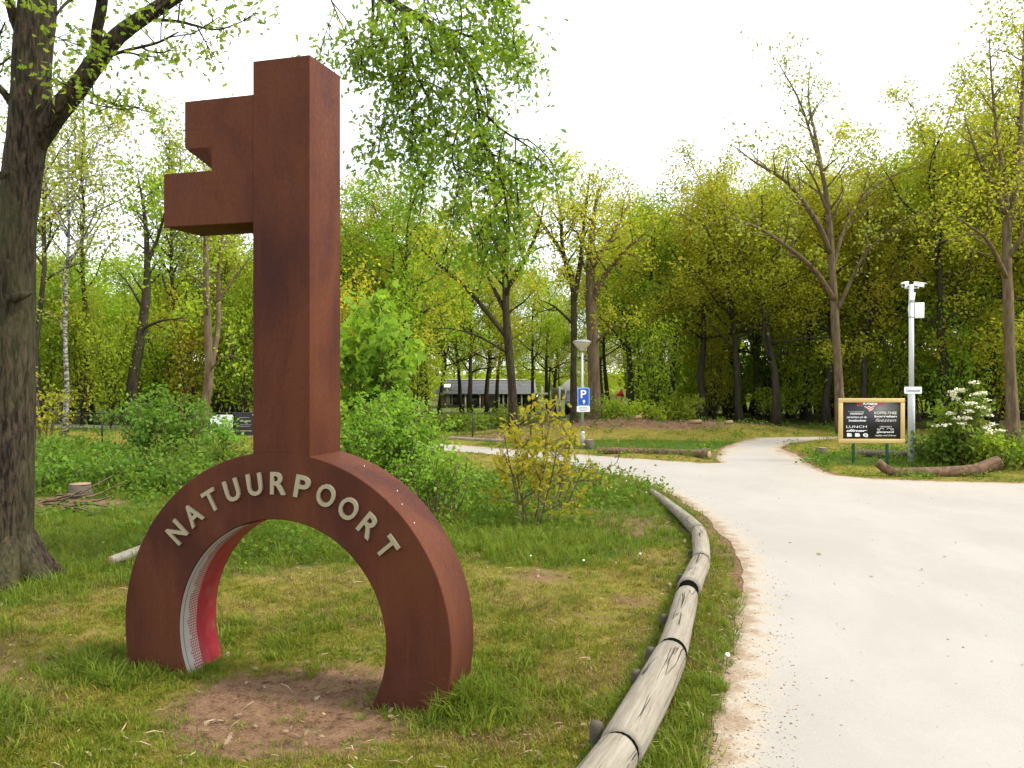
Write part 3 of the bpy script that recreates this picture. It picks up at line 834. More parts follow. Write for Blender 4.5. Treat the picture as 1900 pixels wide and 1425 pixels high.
px_tree('oak_tree', 'tall thinly leafed oak rising above the treeline behind the blackboard', 1560, D,
        [([(1562, 815, D), (1556, 700, D), (1550, 600, D), (1543, 480, D), (1538, 400, D), (1528, 330, D), (1505, 250, D), (1480, 180, D), (1440, 110, D)], [.20, .14, .13, .11, .09, .07, .045, .03, .010], .55),
         ([(1540, 470, D), (1520, 420, D - .4), (1480, 360, D - .8), (1450, 330, D - 1), (1400, 300, D - 1.2), (1360, 270, D - 1.3)], [.10, .09, .07, .055, .035, .012], .3),
         ([(1528, 330, D), (1515, 260, D + .4), (1500, 180, D + .8), (1505, 110, D + 1)], [.06, .05, .03, .01], .2),
         ([(1545, 500, D), (1565, 430, D + .3), (1590, 380, D + .5), (1640, 335, D + .8), (1700, 310, D + 1)], [.07, .05, .045, .03, .01], .3),
         ([(1550, 560, D), (1510, 500, D - .6), (1450, 450, D - 1), (1400, 420, D - 1.2), (1340, 400, D - 1.4)], [.10, .08, .06, .04, .012], .3),
         ([(1552, 580, D), (1600, 480, D - .5), (1650, 430, D - .8), (1700, 400, D - 1)], [.07, .05, .03, .01], .3),
         ([(1538, 400, D), (1510, 330, D - .6), (1480, 290, D - 1)], [.05, .035, .01], .3)], 34, M['bark_brown'], M['leaf_pale'],
        sub=3.0, sublen=1.35, ntwig=6, kleaf=5, L=.12, spread=.16, keep=.9)
D = 24.0
px_tree('oak_tree', 'oak with brown trunk and upright forks at the right edge', 1878, D,
        [([(1880, 828, D), (1876, 720, D), (1872, 600, D), (1868, 480, D), (1868, 400, D), (1862, 330, D), (1850, 250, D), (1840, 150, D), (1835, 60, D)], [.22, .155, .145, .13, .10, .07, .05, .03, .010], .5),
         ([(1868, 430, D), (1885, 350, D + .3), (1893, 260, D + .5), (1898, 140, D + .8), (1900, 40, D + 1)], [.11, .09, .07, .05, .015], .3),
         ([(1868, 400, D), (1840, 340, D - .4), (1815, 290, D - .8), (1790, 220, D - 1)], [.08, .06, .04, .012], .3),
         ([(1870, 520, D), (1835, 450, D - .8), (1800, 420, D - 1.2), (1770, 400, D - 1.4)], [.07, .05, .03, .01], .3),
         ([(1870, 480, D), (1910, 420, D - .5), (1950, 370, D - .8)], [.08, .05, .015], .3)], 35, M['bark_brown'], M['leaf_oak'],
        sub=3.4, sublen=1.35, ntwig=6, kleaf=10, L=.105, spread=.16, bias=1.0)
px_tree('tree', 'leaning tree with dark trunk and bare upper fork left of the key', 243, 30,
        [([(240, 790, 30), (245, 720, 30), (262, 620, 30), (272, 540, 30), (273, 470, 30), (268, 400, 30), (255, 320, 30)], [.24, .20, .17, .14, .10, .06, .02], .5),
         ([(272, 490, 30), (290, 450, 30), (305, 400, 29.5), (330, 340, 29.5)], [.08, .06, .04, .012], .3),
         ([(264, 610, 30), (300, 595, 29.4), (345, 590, 29)], [.06, .04, .015], .3),
         ([(268, 580, 30), (240, 530, 30.4), (215, 500, 30.8)], [.05, .035, .012], .3)], 36, M['bark_wood'], M['leaf_green'],
        sub=3.4, sublen=1.3, ntwig=6, kleaf=6, L=.15, spread=.15)
px_tree('tree', 'slim brown tree with a pale broken branch just left of the key', 377, 21.5,
        [([(372, 845, 21.5), (380, 760, 21.5), (388, 700, 21.5), (385, 600, 21.5), (382, 500, 21.5), (383, 420, 21.5), (395, 340, 21.5)], [.16, .12, .115, .09, .07, .05, .02], .5),
         ([(388, 690, 21.5), (405, 670, 21.3), (428, 658, 21.1)], [.03, .022, .012], .95),
         ([(390, 690, 21.5), (405, 600, 21.8), (405, 500, 22), (415, 420, 22)], [.08, .07, .05, .02], .35),
         ([(403, 560, 21.8), (440, 510, 22), (470, 470, 22)], [.04, .03, .01], .3)], 37, M['bark_brown'], M['leaf_green'],
        sub=2.4, sublen=.9, ntwig=5, kleaf=5, L=.11, spread=.11)
px_tree('birch_tree', 'birch with white flecked trunk behind the left fence', 122, 26.5,
        [([(120, 812, 26.5), (124, 720, 26.5), (121, 620, 26.5), (123, 520, 26.5), (128, 430, 26.5), (125, 330, 26.5), (130, 240, 26.5)], [.11, .075, .065, .055, .04, .025, .008], .35),
         ([(123, 500, 26.5), (160, 430, 26.3), (190, 360, 26)], [.04, .03, .01], .3),
         ([(125, 440, 26.5), (95, 370, 26.3), (75, 300, 26)], [.04, .03, .01], .3),
         ([(127, 400, 26.5), (160, 320, 26.6), (185, 250, 27)], [.035, .025, .01], .3)], 38, M['birch'], M['leaf_pale'],
        sub=3.0, sublen=1.2, ntwig=5, kleaf=5, L=.11, spread=.13, droop=.3)
# airy tall trees above the left wood
for i, (px, d, top, sd_) in enumerate([(165, 33, 190, 51), (330, 34, 260, 52), (70, 30, 120, 53), (400, 36, 250, 54), (660, 38, 360, 55)]):
    base = np.array([(px - CX) / F * d, d, 0]); H = EYE + (HY - top) / F * d
    limbs, g = auto_limbs(sd_, H, .13, .40, 18, 2.7, rise=.9)
    W, lv, lf = grow(limbs, g, sub=3.0, sublen=1.2, ntwig=5, kleaf=6, L=.14, spread=.18)
    make_tree('tall_tree', ['tall airy pale green tree above the wood behind the left oak fork', 'tall thin crowned tree against the sky left of the key teeth',
              'tall pale leafed tree partly hidden by the left oak trunk', 'tall airy tree seen between the key teeth and the shaft', 'tall yellow green tree right behind the key shaft'][i],
              'tree', (base[0], d, gz(base[0], d)), W, lv, lf, M['bark_wood'], M['leaf_pale'] if i != 4 else M['leaf_oak'])

# ------------------------------------------------------------------ near left oak with its overhanging bough
base = np.array([(15 - CX) / F * 8.1, 8.1, -.05]); g = np.random.default_rng(61)
trunk_l = local_limbs(base, [
    ([(14, 1110, 8.1), (14, 1080, 8.1), (14, 1000, 8.1), (21, 800, 8.1), (25, 600, 8.1), (32, 420, 8.1), (47, 280, 8.1), (56, 200, 8.1), (60, 100, 8.1), (70, 0, 8.1), (74, -130, 8.1), (80, -300, 8.2)],
     [.42, .33, .23, .205, .188, .168, .178, .175, .172, .165, .14, .10], .97),
    ([(52, 285, 8.1), (100, 215, 8.05), (140, 168, 8.0), (180, 112, 8.0), (215, 70, 8.0), (260, 36, 8.0), (330, -10, 8.0), (420, -80, 8.1), (520, -150, 8.3)], [.11, .105, .095, .09, .078, .07, .062, .055, .05], .97),
    ([(182, 105, 8.0), (180, 60, 7.9), (190, 0, 7.8), (195, -80, 7.7)], [.055, .05, .048, .03], .97),
    ([(28, 205, 8.1), (12, 178, 8.0), (-15, 150, 7.9), (-60, 120, 7.8)], [.04, .034, .03, .015], .97),
    ([(36, 60, 8.1), (22, 20, 8.0), (12, -30, 7.9)], [.05, .045, .035], .97)], n=14)
lw = MB()
for pts, rad, st in trunk_l: lw.tube(pts, rad, 18 if rad[0] > .2 else 10, True, .035, g)
# knots on the trunk: low swellings that follow the bark
for (px, py, dd, r) in [(40, 548, 7.925, .05), (18, 322, 7.965, .045)]:
    p = P(px, py, dd) - base
    lw.tube([p + [-.11, .05, -.05], p + [-.05, .0, -.015], p + [.02, -.005, .0], p + [.08, .04, .03]], [r * .4, r * .9, r * .8, r * .3], 10, True, .25, g)
# root flare
for az in (-2.7, -1.9, -1.1, -.3, .5):
    dv = np.array([math.cos(az), math.sin(az), 0])
    lw.tube([dv * .12 + [0, 0, .5], dv * .26 + [0, 0, .2], dv * .46 + [0, 0, .05], dv * .7 + [0, 0, -.03]], [.12, .13, .09, .03], 8, True, .1, g)
oak = thing('oak_tree', 'large mossy oak with forked trunk at the left edge', 'tree', base)
fine = local_limbs(base, [
    ([(180, 112, 8.0), (230, 95, 7.8), (290, 80, 7.6), (330, 60, 7.4)], [.02, .016, .012, .006], .1),
    ([(150, 160, 8.0), (200, 190, 7.7), (260, 200, 7.5)], [.018, .012, .006], .2),
    ([(190, 0, 7.8), (150, -10, 7.6), (110, 20, 7.4), (90, 70, 7.3)], [.025, .02, .012, .006], .2),
    ([(330, -10, 8.0), (300, 10, 7.9), (260, 40, 7.8)], [.02, .014, .006], .2),
    ([(260, 36, 8.0), (330, 40, 8.2), (400, 55, 8.4), (450, 40, 8.5)], [.02, .016, .01, .006], .3),
    ([(-15, 150, 7.9), (-10, 90, 7.9), (10, 40, 7.8)], [.02, .015, .006], .2)])
W, lv, lf = grow(fine, g, sub=6.5, sublen=.5, ntwig=6, twiglen=.26, kleaf=7, L=.07, spread=.08, shape='lobed', wr=.6, start=.15)
lw.add(np.vstack(W.v), np.vstack(W.q), np.vstack(W.t)); lw.build('trunk', M['bark_oak'], oak, smooth=True)
link('crown', mesh_np('crown', lv, [lf], False, [M['leaf_bough']]), oak)
# overhanging bough
bl = local_limbs(base, [
    ([(520, -150, 8.3), (620, -70, 8.6), (690, -25, 8.8), (740, 11, 9.0), (810, 52, 9.1), (854, 96, 9.2), (880, 150, 9.3), (888, 210, 9.3), (905, 280, 9.3)], [.052, .05, .046, .042, .036, .028, .022, .016, .008], .25),
    ([(690, -25, 8.8), (740, -40, 8.7), (820, -30, 8.6), (900, -10, 8.5), (960, 20, 8.5)], [.03, .026, .02, .014, .006], .2),
    ([(745, 15, 9.0), (755, 70, 8.9), (770, 130, 8.8), (800, 195, 8.8), (810, 240, 8.8)], [.02, .017, .013, .01, .005], .2),
    ([(790, 45, 9.1), (850, 60, 9.3), (910, 90, 9.5), (950, 130, 9.6)], [.02, .016, .011, .005], .2),
    ([(888, 200, 9.3), (930, 240, 9.2), (970, 265, 9.1), (1000, 285, 9.0)], [.018, .014, .010, .005], .1),
    ([(895, 250, 9.3), (925, 320, 9.2), (940, 380, 9.2), (945, 430, 9.2)], [.016, .013, .009, .005], .1),
    ([(880, 180, 9.3), (850, 240, 9.1), (840, 300, 9.0), (870, 360, 9.0), (880, 420, 9.0)], [.015, .012, .010, .008, .004], .2),
    ([(620, -70, 8.6), (610, -20, 8.5), (625, 25, 8.5), (640, 60, 8.5)], [.014, .010, .007, .004], .5),
    ([(755, 90, 8.9), (735, 150, 8.8), (740, 200, 8.8), (730, 230, 8.8)], [.010, .008, .006, .004], .3),
    ([(690, -25, 8.8), (720, 20, 8.6), (745, 70, 8.5)], [.014, .010, .004], .1)], n=12)
W, lv, lf = grow(bl, g, sub=8.6, sublen=.76, ntwig=8, twiglen=.32, kleaf=13, L=.070, spread=.09, shape='lobed', start=.15, up=.0, droop=.7, bias=.7)
W.build('bough', M['bark_oak'], oak, smooth=True)
bc = link('bough_foliage', mesh_np('bough_foliage', lv, [lf], False, [M['leaf_bough']]), oak)
bc['label'] = 'bright oak leaves hanging from the bough over the road'
print('tris', sum(len(m.polygons) * 2 for m in bpy.data.meshes))

# ------------------------------------------------------------------ shrubs
def shrub(name, label, x, y, H, nst, width, seed, leaf, L=.09, shape='quad', kleaf=6, sub=4, bark='bark_brown', lean=(0, 0), sublen=.45, ntwig=5, cat='shrub', group=None, spread=.06, twiglen=.25, r0=.022, keep=1.0, start=.15, droop=0.0):
    g = np.random.default_rng(seed); limbs = []
    for k in range(nst):
        az = k * 2.399 + g.random(); rad = width * math.sqrt((k + .5) / nst) * .5
        b = np.array([math.cos(az) * rad * .35, math.sin(az) * rad * .35, 0])
        hh = H * (1 - .35 * (rad / (width * .5 + 1e-6)) ** 2) * (.8 + .3 * g.random())
        tip = np.array([math.cos(az) * rad + lean[0], math.sin(az) * rad + lean[1], hh])
        mid = b * .4 + tip * .5 + g.normal(size=3) * .06 * H
        p = smooth_path(np.array([b, mid, tip]), 8)
        limbs.append((p, np.linspace(r0, .005, 8), start))
    W, lv, lf = grow(limbs, g, sub=sub, sublen=sublen, ntwig=ntwig, twiglen=twiglen, kleaf=kleaf, L=L, spread=spread, shape=shape, up=.25, keep=keep, droop=droop)
    t = thing(name, label, cat, (x, y, gz(x, y) - .02), 0, group)
    W.build('stems', M[bark], t, smooth=True)
    link('foliage', mesh_np('foliage', lv, [lf], False, [M[leaf]]), t)
    return t
def at(px, py): g_ = G(px, py); return g_[0], g_[1]
shrub('maple_shrub', 'tall bright green maple shrub right behind the key shaft', *at(695, 905), 3.35, 12, 1.35, 71, 'leaf_fresh', .15, 'palm', 4, 4.2, sublen=.5, twiglen=.25, spread=.07)
shrub('willow_shrub', 'upright light green bush in front of the maple behind the ring', *at(735, 945), 1.65, 26, 1.45, 72, 'leaf_fresh', .060, 'quad', 8, 7, sublen=.3, twiglen=.18, spread=.045, r0=.012)
shrub('willow_shrub', 'small fresh green bush beside the ring at the edge of the road', *at(810, 960), 1.0, 16, 1.3, 73, 'leaf_fresh', .055, 'quad', 6, 6, sublen=.28, twiglen=.16, spread=.045, r0=.010)
shrub('sapling', 'spindly sapling with yellow leaves and thin branches beside the road', *at(985, 975), 1.62, 8, 1.25, 74, 'leaf_yellow', .085, 'lobed', 5, 5.5, sublen=.38, ntwig=4, twiglen=.2, spread=.04, r0=.013, lean=(.05, 0))
shrub('sapling', 'low arching sapling shoots with yellowish leaves reaching over the road edge', *at(1045, 935), .75, 8, 1.3, 75, 'leaf_yellow', .065, 'lobed', 2, 4.0, sublen=.32, ntwig=3, twiglen=.2, spread=.03, r0=.008, lean=(.2, 0))
shrub('leafy_shrub', 'broad light green shrub in the rough field left of the key', *at(300, 862), 1.35, 20, 2.3, 76, 'leaf_bramble', .10, 'quad', 6, 4.5, sublen=.5, spread=.08)
shrub('leafy_shrub', 'low spreading green bush in front of the slim tree left of the key', *at(340, 885), .4, 18, 1.8, 77, 'leaf_bramble', .09, 'quad', 6, 5, sublen=.4, spread=.07)
shrub('leafy_shrub', 'small green bush in front of the white notice panel', *at(412, 850), .7, 8, .7, 78, 'leaf_fresh', .09, 'quad', 5, 5, sublen=.35)
shrub('leafy_shrub', 'yellowish young bush beside the left oak trunk', *at(78, 838), 1.7, 8, 1.6, 79, 'leaf_yellow', .10, 'quad', 4, 3, sublen=.5)
def brambles():
    k = 0
    for px, py, H, w in [(100, 890, .25, 3.0), (190, 880, .25, 2.6), (270, 905, .22, 2.4), (370, 905, .2, 2.4), (440, 885, .15, 2.0), (140, 905, .2, 2.4), (85, 860, .25, 3.0)]:
        shrub('bramble_bush', ['dark bramble mound nearest the left oak in the rough field', 'dark bramble mound below the birch', 'low bramble mound between the fence post and the ring',
              'leafy bramble mound against the upper left curve of the ring', 'bramble mound under the notice panels', 'front bramble mound just behind the heap of branches', 'rear bramble mound along the left fence'][k],
              *at(px, py), H, 22, w, 90 + k, 'leaf_bramble', .085, 'quad', 6, 7, sublen=.35, twiglen=.18, spread=.07, r0=.008, cat='bush', group='bramble mounds in the rough field'); k += 1
brambles()
# bushes along the far side of the road and the wood edge
edge = [(1185, 800, .35, 2.0, 'leaf_dark', 'dark green bush at the foot of the tree behind the lamp post'), (1255, 796, .8, 2.0, 'leaf_green', 'round green bush on the brown leaf bank right of the play tower'),
        (1120, 803, .35, 1.6, 'leaf_dark', 'dark low bush between lamp post and play tower'), (820, 800, .3, 2.6, 'leaf_dark', 'dark green bush on the bank behind the left part of the far fence'),
        (890, 802, .3, 2.6, 'leaf_dark', 'dark green bush behind the post of the far fence'), (950, 803, .3, 2.0, 'leaf_dark', 'dark green bush at the foot of the forked oak'),
        (1745, 862, .5, 1.2, 'leaf_bramble', 'dark leafy bush between the camera pole and the flowering shrub'), (1880, 868, .35, 1.8, 'leaf_bramble', 'low green bush behind the right end of the crooked log'),
        (1830, 866, .3, 1.4, 'leaf_green', 'low green bush right below the flowering shrub')]
for i, (px, py, H, w, lm, lab) in enumerate(edge):
    shrub('green_bush', lab, *at(px, py), H, 16, w, 110 + i, lm, .10, 'quad', 6, 5, sublen=.4, spread=.08, cat='bush')
el = shrub('elder_shrub', 'green elder shrub with flat cream flower heads right of the camera pole', *at(1790, 866), 1.4, 10, .95, 131, 'leaf_bramble', .13, 'quad', 5, 3.6, sublen=.36, spread=.06)
g = np.random.default_rng(132)
for k in range(26):
    az = g.random() * 6.28; t = g.random(); z = .75 + 1.05 * t ** 1.1; rr = (.70 - .42 * t) * (.7 + .4 * g.random())
    c = np.array([math.cos(az) * rr, -abs(math.sin(az)) * rr, z])
    pts = g.normal(size=(40, 3)) * [.045, .045, .015] + c
    lv, lf = leaves(pts, .045, g, 2.0, 'quad', .9)
    link('flower_head', mesh_np('flower_head', lv, [lf], False, [M['flower']]), el)
# understorey in the wood
under = []
for sd_ in (141, 142, 143):
    g = np.random.default_rng(sd_); limbs = []
    for k in range(10):
        az = k * 2.4; tip = np.array([math.cos(az) * 1.1, math.sin(az) * 1.1, 1.6 + g.random() * 1.4])
        limbs.append((smooth_path(np.array([[0, 0, 0], tip * .5 + g.normal(size=3) * .1, tip]), 6), np.linspace(.02, .006, 6), .25))
    W, lv, lf = grow(limbs, g, sub=3, sublen=.7, ntwig=5, kleaf=6, L=.15, spread=.12, up=.2)
    under.append((W.mesh('stems', M['bark_wood'], True), mesh_np('foliage', lv, [lf], False, [M['leaf_dark' if sd_ != 143 else 'leaf_green']])))
young = []
for sd_ in (145, 146, 147):
    g = np.random.default_rng(sd_); limbs = []
    for k in range(7):
        az = k * 2.4; tip = np.array([math.cos(az) * .9, math.sin(az) * .9, 2.4 + g.random() * 1.4])
        limbs.append((smooth_path(np.array([[0, 0, 0], tip * .5 * [.6, .6, 1] + g.normal(size=3) * .1, tip]), 7), np.linspace(.028, .006, 7), .12))
    W, lv, lf = grow(limbs, g, sub=3.2, sublen=.8, ntwig=5, kleaf=7, L=.12, spread=.16, up=.1, bias=1.2)
    young.append((W.mesh('stems', M['bark_wood'], True), mesh_np('foliage', lv, [lf], False, [M['leaf_green' if sd_ != 146 else 'leaf_oak']])))
cnt = 0
for _ in range(600):
    left = rng.random() < .42
    px = rng.uniform(60, 760) if left else rng.uniform(1210, 1990)
    d = 33 + 24 * rng.random(); x = (px - CX) / F * d
    if not free(x, d, 1.5): continue
    s = .6 + .8 * rng.random(); k = int(rng.integers(0, 3))
    t = thing('undergrowth_bush', 'shady bush between the trunks of the left wood' if left else 'shady bush between the dark trunks of the right wood', 'bush', (x, d, gz(x, d) - .05), rng.random() * 6.28,
              'undergrowth of the left wood' if left else 'undergrowth of the right wood')
    t.scale = (s, s, s * (.8 + .4 * rng.random()))
    link('stems', under[k][0], t); link('foliage', under[k][1], t); cnt += 1
    if cnt > 95: break

# airy young trees along the wood edge
yl = []
for i, (px, d, s_) in enumerate([(1215, 30.2, .9), (1325, 35, 1.1), (1425, 36, 1.2), (1500, 33, .9), (1588, 32, 1.0), (1668, 31, 1.1), (1775, 30, 1.1), (1850, 31, 1.1), (1920, 30, 1.1),
                              (80, 31, 1.1), (150, 32, 1.2), (205, 30, 1.0), (300, 33, 1.2), (350, 31, 1.1), (420, 32, 1.2), (455, 30.5, 1.1), (650, 30, 1.3), (700, 33, 1.4), (770, 34, 1.2)]):
    x = (px - CX) / F * d; k = i % 3
    t = thing('young_tree', 'airy young tree with thin stems at the edge of the right wood' if px > 1190 else 'airy young tree with thin stems in front of the left wood' if px < 800 else 'airy young tree behind the play tower', 'tree', (x, d, gz(x, d) - .05), rng.random() * 6.28,
              'young trees at the edge of the right wood' if px > 1190 else 'young trees in front of the left wood' if px < 800 else 'young trees behind the play tower')
    t.scale = (s_ * .85, s_ * .85, s_ * 1.15)
    link('stems', young[k][0], t); link('foliage', young[k][1], t)

# far wood that reads as one mass
g = np.random.default_rng(150); cs = []
for _ in range(420):
    if g.random() < .55: px = g.uniform(1230, 2600)
    else: px = g.uniform(-700, 740)
    d = g.uniform(66, 90); x = (px - CX) / F * d; zz = g.uniform(-1, 11.5 if px > 1000 else 9.5)
    cs.append(g.normal(size=(150, 3)) * [1.6, 1.6, 1.1] + [x, d, zz])
for _ in range(150):
    px = g.uniform(700, 1260); d = g.uniform(112, 130)
    cs.append(g.normal(size=(120, 3)) * [1.6, 1.6, .8] + [(px - CX) / F * d, d, g.uniform(-1.5, 2.2)])
lv, lf = leaves(np.vstack(cs), .42, g, .8)
far_wood = tag(link('far_wood', mesh_np('far_wood', lv, [lf], False, [M['leaf_green']])), 'far green wood closing the view behind the trees', 'woodland', kind='stuff')

# ------------------------------------------------------------------ log rail along the road
log_px = [(1085, 1480, 0.109), (1128, 1425, 0.109), (1163, 1372, 0.109), (1207, 1298, 0.109), (1246, 1212, 0.107), (1263, 1155, 0.101), (1277, 1097, 0.100), (1290, 1066, 0.097), (1301, 1040, 0.095), (1303, 1012, 0.097), (1296, 986, 0.091), (1281, 966, 0.082), (1255, 943, 0.069), (1230, 925, 0.061), (1207, 911, 0.052)]
def lp(px, py, r):
    d = (EYE - r) * F / (py - HY); return np.array([(px - CX) / F * d, d, r, r])
chain = smooth_path([lp(*p) for p in log_px], 160)
cuts = [0, 24, 46, 69, 91, 114, 159]
# find cut indices by projected pixel row
rows = HY + (EYE - chain[:, 2]) / chain[:, 1] * F
def idx_row(r): return int(np.argmin(np.abs(rows - r)))
cuts = [0, idx_row(1395), idx_row(1212), idx_row(1096), idx_row(1040), idx_row(988), len(chain) - 1]
labs = ['nearest weathered log of the low roadside rail at the bottom edge', 'cracked weathered log of the rail, second from the bottom edge', 'log of the rail between the narrow ring and the wide black gap',
        'short thick log just beyond the wide black gap of the rail', 'short log at the bend of the roadside rail', 'thin far log at the end of the roadside rail']
gaps = [.035, .06, .20, .035, .03]
for k in range(6):
    seg = chain[cuts[k]:cuts[k + 1] + 1]
    c = seg[:, :3].mean(0); ax = unit(seg[-1, :3] - seg[0, :3])
    pts = seg[:, :3].copy()
    if k < 5: pts[-1] -= unit(pts[-1] - pts[-2]) * gaps[k] * .5
    if k > 0: pts[0] += unit(pts[1] - pts[0]) * gaps[k - 1] * .5
    pts = smooth_path(pts[::max(1, len(pts) // 8)] if len(pts) > 10 else pts, 22)
    tt = np.linspace(0, 1, len(pts))[:, None]; pts = pts * .45 + (pts[0] * (1 - tt) + pts[-1] * tt) * .55
    yaw = math.atan2(ax[1], ax[0])
    rotm = np.array([[math.cos(yaw), math.sin(yaw), 0], [-math.sin(yaw), math.cos(yaw), 0], [0, 0, 1]])
    base = np.array([c[0], c[1], 0.0])
    lc = (pts - base) @ rotm.T
    rad = np.interp(np.linspace(0, 1, 22), np.linspace(0, 1, len(seg)), seg[:, 3]) * (1 + .05 * (vnoise(lc[:, 0] * 3 + k * 7, lc[:, 1], 1.0) - .5))
    rad = rad * [1, 1.05, .96, 1.03, .95, 1][k]; rad[0] *= .95; rad[-1] *= .95
    t = thing('rail_log', labs[k], 'log', base, yaw, 'logs of the low roadside rail')
    mb = MB(); mb.tube(lc, rad, 22, True, .012)
    mb.build('log_body', M['log'], t, smooth=True)
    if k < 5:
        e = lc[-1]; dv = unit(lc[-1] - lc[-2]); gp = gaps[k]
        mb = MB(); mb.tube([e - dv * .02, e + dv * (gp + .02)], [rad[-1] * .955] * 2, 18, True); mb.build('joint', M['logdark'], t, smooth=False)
stk = [(1112, 1365), (1185, 1258), (1212, 1210), (1236, 1142), (1266, 1060), (1283, 1012)]
for i, (px, py) in enumerate(stk):
    x, y = G(px, py + 22)
    x -= .02
    t = thing('stake', ['short dark stake holding the rail near the bottom edge', 'dark stake left of the second rail log', 'dark stake left of the narrow ring gap', 'dark stake left of the middle rail log', 'dark stake left of the wide black gap', 'dark stake at the rail bend'][i],
              'stake', (x, y, -.05), rng.random(), 'stakes holding the log rail')
    mb = MB(); h = .185 - .012 * i; mb.tube([(0, 0, 0), (.01, 0, h * .9), (.012, 0, h)], [.038, .036, .028], 9, True, .05)
    mb.build('post', M['stake'], t)

# other logs
def log_thing(name, label, pts, rad, mat, n=14, ends=True, group=None):
    pts = np.array(pts, float); c = pts.mean(0); base = np.array([c[0], c[1], 0])
    t = thing(name, label, 'log', base, 0, group)
    p = smooth_path(np.column_stack([pts - base, rad]), 18)
    mb = MB(); mb.tube(p[:, :3], p[:, 3], n, False, .05); mb.build('bark', mat, t, smooth=True)
    for e, s in ((0, -1), (-1, 1)):
        dv = unit(p[e, :3] - p[e - s, :3]) ; q = p[e, :3]
        mb = MB(); mb.tube([q - dv * .01, q + dv * .004], [p[e, 3] * .98] * 2, n, True); mb.build('cut_end', M['endgrain'], t)
    return t
d = 16.6
log_thing('crooked_log', 'crooked brown log with raised ends lying on the sand below the blackboard',
          [P(1628, 858, d), P(1655, 876, d - .1), P(1700, 877, d - .15), P(1760, 876, d - .1), P(1810, 873, d - .05), P(1853, 857, d)], [.085, .09, .10, .11, .125, .125], M['logbrown'])
log_thing('kerb_log', 'grey log along the far edge of the road ending at the side path', [np.array([*G(1110, 843), .09]), np.array([*G(1210, 846), .09]), np.array([*G(1316, 853), .10])], [.09, .09, .105], M['logbrown'])
log_thing('kerb_log', 'short log stub behind the end of the far kerb log', [np.array([*G(1288, 846), .08]), np.array([*G(1313, 845), .09])], [.08, .085], M['stake'])
log_thing('kerb_log', 'thin grey log along the far road edge below the far fence', [np.array([*G(830, 817), .06]), np.array([*G(935, 823), .06])], [.06, .06], M['log'])
log_thing('kerb_log', 'thin brown log right of the yellow sapling on the far road edge', [np.array([*G(940, 823), .06]), np.array([*G(1060, 836), .06])], [.06, .065], M['logbrown'])
log_thing('cut_log', 'grey log lying in the grass behind the blackboard legs', [np.array([*G(1590, 852), .12]), np.array([*G(1683, 855), .12])], [.10, .11], M['stake'])
log_thing('split_log', 'pale split log lying in the grass left of the ring', [np.array([*G(205, 1060), .10]), np.array([*G(262, 1044), .13])], [.05, .055], M['log'])
log_thing('cut_log', 'small pale log lying in the grass behind the green bush', [np.array([*G(862, 893), .07]), np.array([*G(898, 892), .07])], [.05, .05], M['log'])
# stumps and branches heap
def stump(label, px, py, r, h):
    x, y = G(px, py); t = thing('tree_stump', label, 'stump', (x, y, gz(x, y) - .03))
    mb = MB(); mb.tube([(0, 0, 0), (0, 0, h * .4), (.01, 0, h)], [r * 1.4, r * 1.1, r], 12, True, .12); mb.build('bark', M['stake'], t, smooth=False)
    mb = MB(); mb.tube([(.01, 0, h), (.01, 0, h + .012)], [r * .97] * 2, 12, True, .05); mb.build('cut_top', M['endgrain'], t)
stump('low old stump behind the heap of branches in the left field', 148, 925, .16, .22)
stump('small stump on the right verge of the side path', 1524, 845, .12, .16)
stump('orange brown stump right beside the lamp post foot', 1092, 834, .12, .26)
stump('slanted brown stump right behind the camera pole', 1703, 857, .08, .42)
g = np.random.default_rng(160)
for i in range(16):
    px, py = g.uniform(62, 250), g.uniform(925, 958); x, y = G(px, py); a = g.normal() * .5; ln = g.uniform(.3, .9)
    t = thing('dead_branch', 'dry brown stick in the heap of branches behind the left oak', 'branch', (x, y, gz(x, y) + .03 + .06 * g.random()), a, 'sticks in the heap behind the left oak')
    mb = MB(); p = wander([-ln / 2, 0, 0], [1, 0, .05], ln, 5, g, .15); mb.tube(p, np.linspace(.018, .007, 6), 5, True)
    o = mb.build('stick', M['bark_brown'], t, smooth=True)
for (pts, lab) in [([(940, 960), (985, 915), (1075, 868)], 'long bare stick leaning across the yellow sapling'), ([(1000, 925), (1020, 945), (1035, 962)], 'short bare stick under the yellow sapling')]:
    p3 = np.array([P(px, py, 12.4 - .2 * i) for i, (px, py) in enumerate(pts)])
    b = np.array([p3[0][0], p3[0][1], 0]); t = thing('dead_branch', lab, 'branch', b)
    MB().tube(smooth_path(p3 - b, 10), np.linspace(.016, .006, 10), 6, True).build('stick', M['bark_brown'], t, smooth=True)

# ------------------------------------------------------------------ lamp post and parking sign
x, y = G(1081, 834); d = y
lampp = thing('lamp_post', 'grey street lamp with a wide shallow bowl on the far roadside', 'lamp post', (x, y, -.05))
zl = lambda py: EYE + (HY - py) / F * d + .05
MB().tube([(0, 0, 0), (0, 0, zl(803)), (0, 0, zl(800))], [.062, .062, .04], 14, True).build('base_sleeve', M['galv'], lampp)
MB().tube([(0, 0, zl(801)), (-.015, 0, zl(648))], [.036, .03], 12, True).build('pole', M['galv'], lampp, smooth=True)
def lathe(prof, n=28, c=(0, 0, 0)):
    v = []; q = []
    for r, z in prof:
        for k in range(n): a = 6.2832 * k / n; v.append((c[0] + r * math.cos(a), c[1] + r * math.sin(a), c[2] + z))
    for i in range(len(prof) - 1):
        for k in range(n): q.append([i * n + k, i * n + (k + 1) % n, (i + 1) * n + (k + 1) % n, (i + 1) * n + k])
    return MB().add(v, q)
